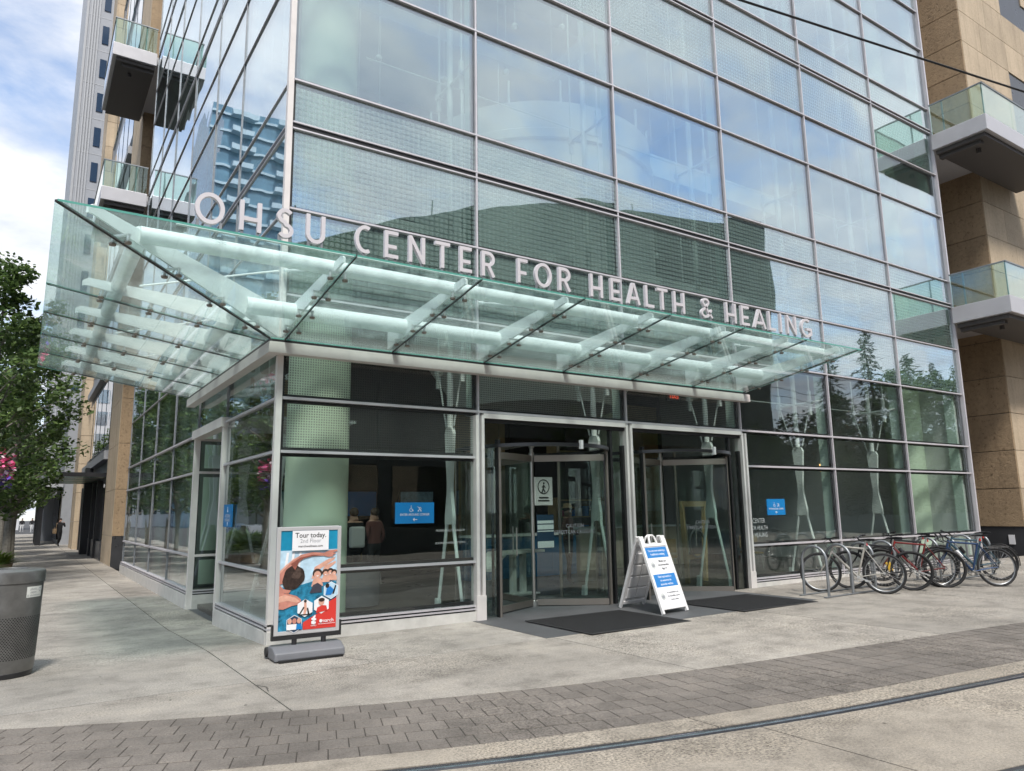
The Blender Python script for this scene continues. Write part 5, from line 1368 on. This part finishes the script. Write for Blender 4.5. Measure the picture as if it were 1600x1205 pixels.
# white standing desk seen through the left door
o = thing('standing_desk', 'white angled standing desk on two legs inside the left door', 'table', (5.55, 2.6, 0), R_(15))
MB().bb((-.60, -.25, .80), (.55, .25, .85)).build('desk_top', 'steel_white', o)
q = MB(); q.add([(-.60, -.25, .85), (-.60, .25, .85), (-.60, .25, .80), (-.60, -.25, .80), (-1.0, -.25, .56), (-1.0, .25, .56), (-1.0, .25, .51), (-1.0, -.25, .51)], [(0, 4, 5, 1), (2, 6, 7, 3), (0, 3, 7, 4), (1, 5, 6, 2), (4, 7, 6, 5)]); q.build('desk_flap', 'steel_white', o)
for x in (-.15, .15): MB().bb((x - .05, -.05, .03), (x + .05, .05, .80)).build('leg', 'steel_white', o)
MB().bb((-.38, -.25, 0), (.38, .25, .03)).build('foot', 'steel_white', o)
def chair(x, y, rz, lab, m='tan_wood'):
    o = thing('lobby_chair', lab, 'chair', (x, y, 0), rz, 'lobby chairs')
    MB().bb((-.24, -.24, .42), (.24, .24, .46)).build('seat', m, o); MB().bb((-.24, .21, .55), (.24, .25, .88)).build('backrest', m, o)
    for sx in (-1, 1):
        for sy in (-1, 1): MB().tube([(sx * .2, sy * .2, .42), (sx * .23, sy * .24, 0)], .014, 6).build('leg', 'stainless', o)
chair(9.9, 3.2, .4, 'tan chair inside right of the right door'); chair(10.9, 3.8, 2.2, 'tan chair inside behind the silver bicycle'); chair(4.0, 6.4, 1.0, 'tan chair deep inside behind the left door', 'tan_wood'); chair(13.6, 3.4, -.6, 'tan chair inside behind the red bicycle')
# yellow framed display inside right of the second door
o = thing('display_frame', 'tan timber display frame leaning inside beside the right door', 'display', (9.95, 2.0, 0), R_(10))
q = MB()
for x in (-.45, .45): q.bar((x * .8, 0, 0), (x, 0, 1.75), .09, .07)
q.bb((-.5, -.035, 1.66), (.5, .035, 1.78)); q.bb((-.42, -.03, .5), (.42, .03, .6)); q.build('timber_frame', 'tan_wood', o)
MB().tube([(.3 * math.cos(k), -.06, .85 + .3 * math.sin(k)) for k in [2 * math.pi * i / 28 for i in range(28)]], .02, 8, closed=True).build('ring', 'galv', o)
for i, (x, lb) in enumerate(((3.0, 'left'), (4.9, 'middle'), (6.8, 'right'))):
    o = tag(MB().bb((x, 10.9, 1.5), (x + 1.2, 10.98, 2.3)).build('wall_screen', 'dark_metal'), 'dark wall screen deep in the lobby, %s one' % lb, 'screen'); MB().bb((x + .05, 10.885, 1.55), (x + 1.15, 10.895, 2.25)).build('screen_panel', 'poster_pale' if i != 1 else 'print_blue', o)
o = thing('shelf_unit', 'pale shelf unit with small goods behind the right door', 'shelf', (11.6, 8.2, 0))
for z in (.4, .9, 1.4, 1.9): MB().bb((-1.0, -.2, z), (1.0, .2, z + .04)).build('shelf', 'tan_wood', o)
for x in (-1.0, 1.0): MB().bb((x - .03, -.21, 0), (x + .03, .21, 2.0)).build('side_panel', 'tan_wood', o)
rr = random.Random(3)
for z in (.44, .94, 1.44): 
    for k in range(7): MB().bb((-.9 + k * .26, -.12, z), (-.9 + k * .26 + rr.uniform(.08, .16), .06, z + rr.uniform(.12, .3))).build('goods', rr.choice(['print_white', 'print_blue', 'petal_pink', 'tan_stone', 'cloth_tan']), o)
o = thing('lobby_bench', 'tan upholstered lobby bench behind the blue counter sign', 'bench', (2.0, 7.0, 0)); MB().bb((-1.0, -.35, .2), (1.2, .35, .45)).build('seat', 'cloth_tan', o, bevel=.04); MB().bb((-1.0, .3, .45), (1.2, .45, .85)).build('backrest', 'cloth_tan', o, bevel=.04)
for x in (-.8, 1.0): MB().bb((x - .05, -.3, 0), (x + .05, .3, .2)).build('leg', 'dark_metal', o)
# warm lamp inside the right bays
o = thing('wall_lamp', 'small warm lit lamp inside behind the right bays', 'lamp', (17.0, 3.4, 2.75))
MB().lathe([(.035, -.11), (.045, .11)], (0, 0, 0), 14).build('shade', 'lamp_warm', o); MB().tube([(0, 0, .16), (0, 0, 3.37)], .01, 6).build('cord', 'dark_metal', o)
# plants pots inside the side bay
def plant(lab, loc, n, h, sp, leaf='leaf', pot=.22, group=None, potmat='planter', seed=1):
    rr = random.Random(seed); o = thing('potted_plant', lab, 'plant', loc, 0, group)
    MB().lathe([(.001, .02), (pot * .8, .02), (pot, .42), (pot * .9, .42), (pot * .85, .38), (.001, .38)], (0, 0, 0), 24).build('pot', potmat, o)
    b = MB()
    for i in range(n):
        a = rr.uniform(0, 6.283); e = rr.uniform(.25, 1.3); L = h * rr.uniform(.6, 1.1); w_ = .018 + .022 * rr.random()
        d = Vector((math.cos(a) * math.cos(e), math.sin(a) * math.cos(e), math.sin(e))); s = Vector((-math.sin(a), math.cos(a), 0)) * w_
        p0 = Vector((math.cos(a) * pot * .5, math.sin(a) * pot * .5, .38)); p1 = p0 + d * L * .55; p2 = p0 + d * L * .85 + Vector((math.cos(a), math.sin(a), -.5)) * L * .25 * sp
        b.add([p0 - s * .5, p0 + s * .5, p1 - s, p1 + s, p2], [(0, 1, 3, 2), (2, 3, 4)])
    b.build('foliage', leaf, o)
    return o
plant('leafy green plant in a grey planter on the kerb, reflected in the side glass', (-3.6, 9.2, -.1), 260, .75, 1, pot=.42, seed=3, potmat='planter')
plant('lime green plant in a planter at the left edge of the pavement', (-3.25, 16.8, -.1), 240, .6, 1, 'leaf_lime', .42, seed=4)
plant('strappy green plant spilling at the left edge behind the litter bin', (-4.15, 7.0, -.1), 240, .75, 1.4, 'leaf', .42, seed=5)

for i, (y, sd) in enumerate(((11.6, 21), (14.8, 22), (18.2, 23), (22.4, 24))):
    plant('bushy green plant in a kerbside planter, %s of the row mirrored in the side glass' % ('first', 'second', 'third', 'fourth')[i], (-4.3, y, -.1), 420, 1.25, 1, pot=.5, seed=sd)
# ================================================================= trees
def leaf_cloud(b, centers, n, size, rr):
    for i in range(n):
        c, r = centers[rr.randrange(len(centers))]
        while True:
            q = Vector((rr.uniform(-1, 1), rr.uniform(-1, 1), rr.uniform(-1, 1)))
            if .25 < q.length < 1: break
        p = Vector(c) + Vector((q.x * r, q.y * r, q.z * r * .9))
        s = size * rr.uniform(.6, 1.25)
        u = Vector((rr.gauss(0, 1), rr.gauss(0, 1), rr.gauss(0, .6))).normalized(); v = u.cross(Vector((rr.gauss(0, .5), rr.gauss(0, .5), 1))).normalized()
        b.add([p - u * s * .5, p + v * s * .34 + u * s * .05, p + u * s * .55, p - v * s * .34 + u * s * .05], [(0, 1, 2, 3)])
def tree_meshes(seed, H=9.5, Rr=2.3, n=7600, size=.17):
    rr = random.Random(seed); tk = MB(); cr = MB()
    tk.tube([(0, 0, -.1), (.03, 0, 1.2), (-.02, .03, 2.6), (.03, -.02, H * .5), (0, 0, H * .88)], [.15, .125, .11, .07, .02], 10)
    cen = []
    for i in range(34):
        f = i / 33; z = 2.1 + f * (H - 2.6); rad = Rr * (math.sin(math.pi * (.18 + .80 * f)) ** .8) * rr.uniform(.55, 1.0); a = i * 2.4 + rr.uniform(-.4, .4)
        e = Vector((math.cos(a) * rad, math.sin(a) * rad, z + rad * .35)); s0 = Vector((0, 0, max(1.7, z - rad * .35)))
        mid = s0.lerp(e, .5) + Vector((0, 0, .12)); tk.tube([s0, mid, e], [.045 * (1.15 - f), .03 * (1.1 - f), .008], 6)
        for t_ in (.5, .8, 1.05): cen.append((tuple(s0.lerp(e, t_) + Vector((rr.uniform(-.2, .2), rr.uniform(-.2, .2), rr.uniform(-.1, .2)))), rr.uniform(.24, .50)))
    for i in range(7): cen.append(((rr.uniform(-.7, .7), rr.uniform(-.7, .7), H - rr.uniform(0, 1.6)), rr.uniform(.22, .42)))
    leaf_cloud(cr, cen, n, size, rr)
    return tk.mesh('trunk', 'bark'), cr.mesh('crown', 'leaf')
TM = [tree_meshes(11), tree_meshes(23, 8.6, 2.1)]
def tree(lab, x, y, k, rz, s=1.0, z=-.1, group='street trees along the left pavement'):
    t = thing('street_tree', lab, 'tree', (x, y, z), rz, group); t.scale = (s, s, s)
    link('trunk', TM[k][0], t); link('crown', TM[k][1], t)
TR = [(-3.6, 13.6, 0, .3, .92), (-3.05, 19.6, 1, 2.0, 1.0), (-3.0, 25.6, 0, 4.1, 1.0), (-3.5, 32.0, 1, 5.3, 1.0), (-3.4, 39.0, 0, 1.3, 1.0), (-3.4, 47.0, 1, 3.0, 1.0), (-3.4, 56.0, 0, 2.2, 1.0), (-3.3, 68.0, 1, .7, 1.0)]
ORD = ('nearest', 'second', 'third', 'fourth', 'fifth', 'sixth', 'seventh', 'eighth and farthest')
for (x, y, k, rz, s), lb in zip(TR, ORD): tree('%s leafy street tree counted down the left pavement' % lb, x, y, k, rz, s)
for i, (x, y, k, rz) in enumerate(((-16, 22, 0, 1), (-16, 34, 1, 2), (-16, 47, 0, 3), (-16, 62, 1, 4))):
    tree('leafy tree across the side street mirrored in the side glass, %s from the corner' % ('first', 'second', 'third', 'fourth')[i], x, y, k, rz, 1.1, -.26, 'trees across the side street')
# flower basket on its pole at the left edge
o = thing('flower_basket', 'hanging basket of pink and purple flowers on a grey pole at the left edge', 'flower basket', (-4.15, 12.4, -.1))
MB().tube([(0, 0, 0), (0, 0, 5.3)], [.08, .06], 12).build('pole', 'galv', o)
MB().tube([(0, 0, 3.9), (.4, -.1, 4.0), (.72, -.2, 3.85)], .022, 8).build('bracket', 'galv', o); MB().tube([(.72, -.2, 3.85), (.72, -.2, 3.0)], .008, 5).build('chain', 'dark_metal', o)
MB().lathe([(.001, 2.62), (.2, 2.68), (.33, 2.95), (.33, 2.98)], (.72, -.2, 0), 18).build('bowl', 'planter', o)
rr = random.Random(5)
for mt, n, cz, sp in (('petal_pink', 260, 3.12, .46), ('petal_purple', 150, 2.78, .44), ('petal_white', 90, 3.0, .46), ('leaf', 260, 2.85, .44)):
    b = MB()
    for i in range(n):
        a = rr.uniform(0, 6.283); r_ = sp * math.sqrt(rr.random()); p = Vector((.72 + r_ * math.cos(a), -.2 + r_ * math.sin(a), cz + rr.gauss(0, .17) - r_ * .3)); s = .05 * rr.uniform(.6, 1.3)
        u = Vector((rr.gauss(0, 1), rr.gauss(0, 1), rr.gauss(0, 1))).normalized(); v = u.cross(Vector((.2, .3, 1))).normalized()
        b.add([p - u * s, p + v * s, p + u * s, p - v * s], [(0, 1, 2, 3)])
    b.build({'leaf': 'foliage'}.get(mt, 'blossom'), mt, o)
MB().lathe([(.16, 4.95), (.16, 5.35), (.05, 5.45), (.001, 5.45)], (0, 0, 0), 14).build('lamp_cap', 'print_blue', o)

# ================================================================= further buildings on the left
_SF = 1
sf = thing('storefront_building', 'grey storefront building with dark posts behind the stone pier', 'building')
b = MB(); b.bb((0.12, 24.1, -.3), (8, 44, 52)); b.build('wall', 'grey_clad', sf)
for i in range(5):
    y = 24.6 + i * 2.5
    MB().bb((0.02, y, .7), (.11, y + 2.2, 3.0)).build('window', 'glass_far', sf)
    MB().bb((-.10, y + 2.22, -.2), (.115, y + 2.46, 3.2)).build('window_post', 'dark_metal', sf)
    for k in range(9): MB().bb((0.02, y, 4.6 + k * 4.6), (.11, y + 2.1, 7.6 + k * 4.6)).build('window', 'glass_far', sf)
    MB().bb((-.02, y, -.15), (.114, y + 2.2, .65)).build('plinth', 'plinth', sf)
for z in (4.1, 8.2, 12.8, 17.4): MB().bb((-.15, 24.1, z - .15), (.113, 37.5, z + .2)).build('ledge', 'grey_clad', sf)
MB().bb((-.32, 31.2, -.2), (.01, 31.8, 4.0)).build('dark_post', 'dark_metal', sf)
o = MB().bb((-1.75, 24.5, 3.25), (.1, 32.2, 3.42)).build('awning', 'dark_metal', sf)
for i in range(4): MB().bb((-1.7, 24.6 + i * 1.9, 3.20), (.4, 24.68 + i * 1.9, 3.245)).build('awning_rib', 'glass_rail', o)
pr2 = thing('stone_pillar', 'slender tan stone pier farther down the side street', 'building')
for k in range(34):
    b = MB(); b.bb((-.30, 38.0, -.2 + k * 1.6 + .01), (.10, 41.5, -.2 + (k + 1) * 1.6 - .01)); b.build('stone_block', 'stone_smooth', pr2)
TL = -1.35
tw = thing('slab_tower', 'tall white slab tower with a column of small windows behind the canopy', 'building')
b = MB(); b.bb((TL, 58, -.3), (TL + 9, 84, 74)); b.build('wall', 'slab_grey', tw)
for k in range(22):
    z = 4 + k * 3.2
    w_ = MB().bb((TL + 1.12, 57.93, z), (TL + 1.62, 57.99, z + 1.7)).build('window', 'slab_window', tw)
    MB().bb((TL - .01, 57.985, z + 2.45), (TL + 9, 57.999, z + 2.52)).build('floor_line', 'tower_rib', tw)
for x in (TL + .2, TL + .4, TL + .6, TL + .8): MB().bb((x - .05, 57.9, 3), (x + .05, 57.998, 74)).build('rib', 'tower_rib', tw)
MB().bb((TL - .2, 58.2, 3), (TL - .02, 84, 74)).build('side_panel', 'tower_rib', tw)
fb = thing('portal_building', 'dark framed arcade building at the far end of the side street', 'building')
b = MB(); b.bb((-.6, 47, -.3), (8, 57.5, 10)); b.build('wall', 'grey_clad', fb)
for i in range(5): MB().bb((-1.9, 47 + i * 2.2, -.2), (-1.6, 47.3 + i * 2.2, 3.6)).build('column', 'dark_metal', fb); MB().bb((-.75, 47.4 + i * 2.1, .2), (-.62, 49 + i * 2.1, 3.2)).build('window', 'glass_far', fb)
MB().bb((-2.1, 46.8, 3.6), (-.6, 57.5, 4.0)).build('roof_slab', 'tower_rib', fb)
fe = thing('street_end_building', 'pale building block closing the far end of the side street', 'building')
b = MB(); b.bb((-26, 140, -.3), (-3, 150, 26)); b.build('wall', 'tower_white', fe)
for i in range(8):
    for k in range(6): MB().bb((-25 + i * 2.7, 139.9, 2 + k * 4), (-23.2 + i * 2.7, 139.98, 4.4 + k * 4)).build('window', 'glass_far', fe)

# ================================================================= across the streets (seen mirrored in the glass)
op = thing('opposite_hall', 'dark metal hall across the street mirrored in the glass front', 'building')
prof = [(-18, -.3), (50, -.3), (51.5, 27.2), (40, 25.6), (33, 24.9), (27, 23.8), (16, 19.7), (7, 15.9), (-18, 9)]
b = MB(); b.prism(prof, -30, -52, 'y'); b.build('wall', 'opp_clad', op)
for i in range(12):
    x = -10 + i * 5; MB().bb((x, -29.98, .3), (x + 4.2, -29.9, 4.2)).build('window', 'glass_far', op)
for i in range(4): MB().tube([(10 + i * 9.7, -34, 16 + i * 2.5), (10 + i * 9.7, -34, 20.5 + i * 2.6)], .05, 6).build('mast', 'dark_metal', op)
rt_ = thing('residential_tower', 'pale blue glass apartment tower mirrored in the side glass', 'building')
b = MB(); b.bb((-44, 115, -.3), (-20, 140, 72)); b.build('wall', 'tower_glass', rt_)
for k in range(22):
    z = 3 + k * 3.2
    MB().bb((-44.3, 114.6, z), (-19.7, 115.0, z + .42)).build('floor_band', 'tower_band', rt_)
    for i in range(3): MB().bb((-42 + i * 8, 113.4, z), (-38 + i * 8, 114.6, z + .95)).build('balcony', 'tower_band', rt_)
pc = thing('patterned_building', 'dark grey building with scaly folded panels mirrored in the side glass', 'building')
b = MB(); b.bb((-40, 26, -.3), (-24, 108, 17)); b.build('wall', 'pattern_clad', pc)
rr = random.Random(9)
for i in range(26):
    for k in range(6):
        y = 28 + i * 3 + (k % 2) * 1.5; z = 3.4 + k * 2.2
        q = MB(); q.add([(-24, y, z), (-24, y + 2.6, z), (-24, y + 2.6, z + 1.9), (-24, y, z + 1.9), (-23.2, y + 1.3 + rr.uniform(-.5, .5), z + .4)], [(0, 1, 4), (1, 2, 4), (2, 3, 4), (3, 0, 4)]); q.build('folded_panel', 'pattern_clad', pc)
# conifers
def conifer_meshes(seed, H=17):
    rr = random.Random(seed); tk = MB(); cr = MB(); tk.tube([(0, 0, -.3), (0, 0, H * .98)], [.28, .02], 8)
    for i in range(120):
        z = 1.6 + (H - 2.0) * i / 119; rad = (1 - (z / H)) ** .85 * 4.6 * rr.uniform(.6, 1.1) + .15; a = i * 2.399 + rr.uniform(-.3, .3)
        e = Vector((math.cos(a) * rad, math.sin(a) * rad, z - rad * .28)); s0 = Vector((0, 0, z)); tk.tube([s0, e], [.03, .008], 4, caps=False)
        for j in range(int(12 + rad * 12)):
            t_ = rr.uniform(.15, 1.08); p = s0.lerp(e, t_) + Vector((rr.gauss(0, .13), rr.gauss(0, .13), rr.gauss(0, .1))); s = rr.uniform(.16, .34)
            u = Vector((math.cos(a) + rr.gauss(0, .5), math.sin(a) + rr.gauss(0, .5), -.3 + rr.gauss(0, .3))).normalized(); v = u.cross(Vector((rr.gauss(0, .4), rr.gauss(0, .4), 1))).normalized()
            cr.add([p - u * s, p + v * s * .22, p + u * s, p - v * s * .22], [(0, 1, 2, 3)])
    return tk.mesh('trunk', 'bark'), cr.mesh('crown', 'leaf_conifer')
CM = [conifer_meshes(2), conifer_meshes(8, 14)]
for i, (x, y, k, s) in enumerate(((53, -26, 0, .92), (57.5, -25, 0, 1.02), (63.5, -25, 1, 1.12), (70, -26, 0, .92))):
    t = thing('conifer_tree', 'dark conifer across the street mirrored in the right bays, %s from the hall' % ('first', 'second', 'third', 'fourth')[i], 'tree', (x, y, -.26), i * 1.3, 'conifers across the street'); t.scale = (s, s, s)
    link('trunk', CM[k][0], t); link('crown', CM[k][1], t)
for i, (x, y, k, s) in enumerate(((50, -23.5, 1, 1.25), (55.5, -22, 0, 1.35), (61, -22.5, 1, 1.5), (66.5, -22, 0, 1.5), (72.5, -23, 1, 1.6), (79, -23, 0, 1.5))):
    tree('tall broad tree among the conifers mirrored in the right bays, %s from the hall' % ('first', 'second', 'third', 'fourth', 'fifth', 'sixth')[i], x, y, k, i * 1.1, s, -.26, 'broad trees among the conifers')
# broad trees and a hedge wall behind the tracks
for i, (x, y, k) in enumerate(((22, -22, 0), (30, -24, 1), (38, -22, 0), (44, -25, 1))):
    tree('broad leafy tree beyond the tracks mirrored in the lower glass, %s along' % ('first', 'second', 'third', 'fourth')[i], x, y, k, i * 1.7, .8, -.26, 'trees beyond the tracks')
fw_ = thing('boundary_wall', 'low dark grey wall beyond the streetcar tracks', 'wall')
for i in range(14): MB().bb((8 + i * 5, -18.3, -.26), (12.96 + i * 5, -18.0, 1.0)).build('wall_panel', 'opp_clad', fw_)
# wooded bank closing the view beyond the hall
wb = MB(); rr = random.Random(31); cen = []
for i in range(150):
    x = rr.uniform(54, 150); y = rr.uniform(-40, -30); h = rr.uniform(4, 13.5); cen.append(((x, y, h * rr.uniform(.3, 1)), rr.uniform(1.6, 3.0)))
leaf_cloud(wb, cen, 34000, .6, rr); tag(wb.build('wooded_bank', 'leaf_conifer'), 'dark mass of trees on the bank across the street', 'woods', kind='stuff')
b = MB(); b.prism([(52, -.26), (160, -.26), (160, 9), (110, 10), (80, 9), (60, 7.0), (52, 5)], -44, -60, 'y'); tag(b.build('hill', 'opp_clad'), kind='structure')
# overhead streetcar wires
def wire(lab, p, q, sag=.12, r=.010):
    p, q = Vector(p), Vector(q)
    pts = [p.lerp(q, i / 24) - Vector((0, 0, sag * 4 * (i / 24) * (1 - i / 24))) for i in range(25)]
    tag(MB().tube(pts, r, 6).build('overhead_wire', 'black'), lab, 'wire')
d = Vector((4.08, -0.74)); d.normalize()
def W(s, off, z): n = Vector((-d.y, d.x)); p = Vector((2.78, -5.75)) + d * s + n * off; return (p.x, p.y, z)
wire('black overhead streetcar wire crossing the upper right corner', W(-26, 0, 6.72), W(30, 0, 6.72), .25, .012)
wire('far black overhead wire beyond the tracks, upper of the mirrored ones', W(-26, -3.2, 7.6), W(60, -3.2, 7.6), .3)
wire('far black overhead wire beyond the tracks, middle of the mirrored ones', W(-26, -3.6, 7.0), W(60, -3.6, 7.0), .3)
wire('far black overhead wire beyond the tracks, lowest of the mirrored ones', W(-26, -4.2, 6.6), W(60, -4.2, 6.6), .3)
# parked cars along the side street (mirrored in the side glass)
def car(lab, x, y, col, mid):
    t = thing('parked_car', lab, 'car', (x, y, -.26), 0, 'cars along the side street')
    if col not in M: pmat(col, mid, .25, .3)
    prof = [(-2.2, .35), (-2.25, .75), (-2.1, .92), (-1.3, .98), (-.75, 1.42), (.55, 1.45), (1.2, 1.0), (2.0, .88), (2.2, .7), (2.2, .35)]
    b = MB(); b.prism(prof, -.86, .86, 'x'); b.build('body', col, t, bevel=.06)
    for s in (-1, 1):
        b = MB(); b.prism([(-1.15, .98), (-.72, 1.36), (.5, 1.38), (1.05, 1.0)], s * .862, s * .868, 'x'); b.build('side_window', 'car_glass', t)
        for y_ in (-1.35, 1.35):
            w_ = MB().tube([(s * .70, y_, .32), (s * .88, y_, .32)], .32, 20).build('wheel', 'rubber', t); MB().tube([(s * .87, y_, .32), (s * .89, y_, .32)], .2, 16).build('rim', 'stainless', w_)
    for s in (-1, 1): MB().bb((s * .75 - .12, 2.17, .62), (s * .75 + .12, 2.215, .74)).build('headlight', 'print_white', t); MB().bb((s * .75 - .12, -2.26, .68), (s * .75 + .12, -2.2, .82)).build('tail_light', 'poster_red', t)
car('silver car parked across the side street, nearer one', -6.6, 25, 'car_silver', (.22, .225, .235)); car('dark blue car parked across the side street, farther one', -6.6, 32, 'car_blue', (.03, .05, .09))

# leaf scraps and grit on the paving
b = MB(); rr = random.Random(77)
for i in range(150):
    x = rr.uniform(-3.0, 9.5); y = rr.uniform(-4.6, -0.3) if rr.random() < .7 else rr.uniform(-8, -5)
    if 2.9 < x < 8.7 and y > -2.2: continue
    s_ = rr.uniform(.006, .018); a = rr.uniform(0, 6.283); z = gz(x, y) + .005
    u = Vector((math.cos(a), math.sin(a), .1)) * s_; v = Vector((-math.sin(a), math.cos(a), .25)) * s_ * rr.uniform(.4, .8); p = Vector((x, y, z))
    b.add([p - u, p + v, p + u, p - v], [(0, 1, 2, 3)])
tag(b.build('leaf_scraps', 'bark'), 'small dry leaf scraps and grit scattered on the pavement', 'litter', kind='stuff')
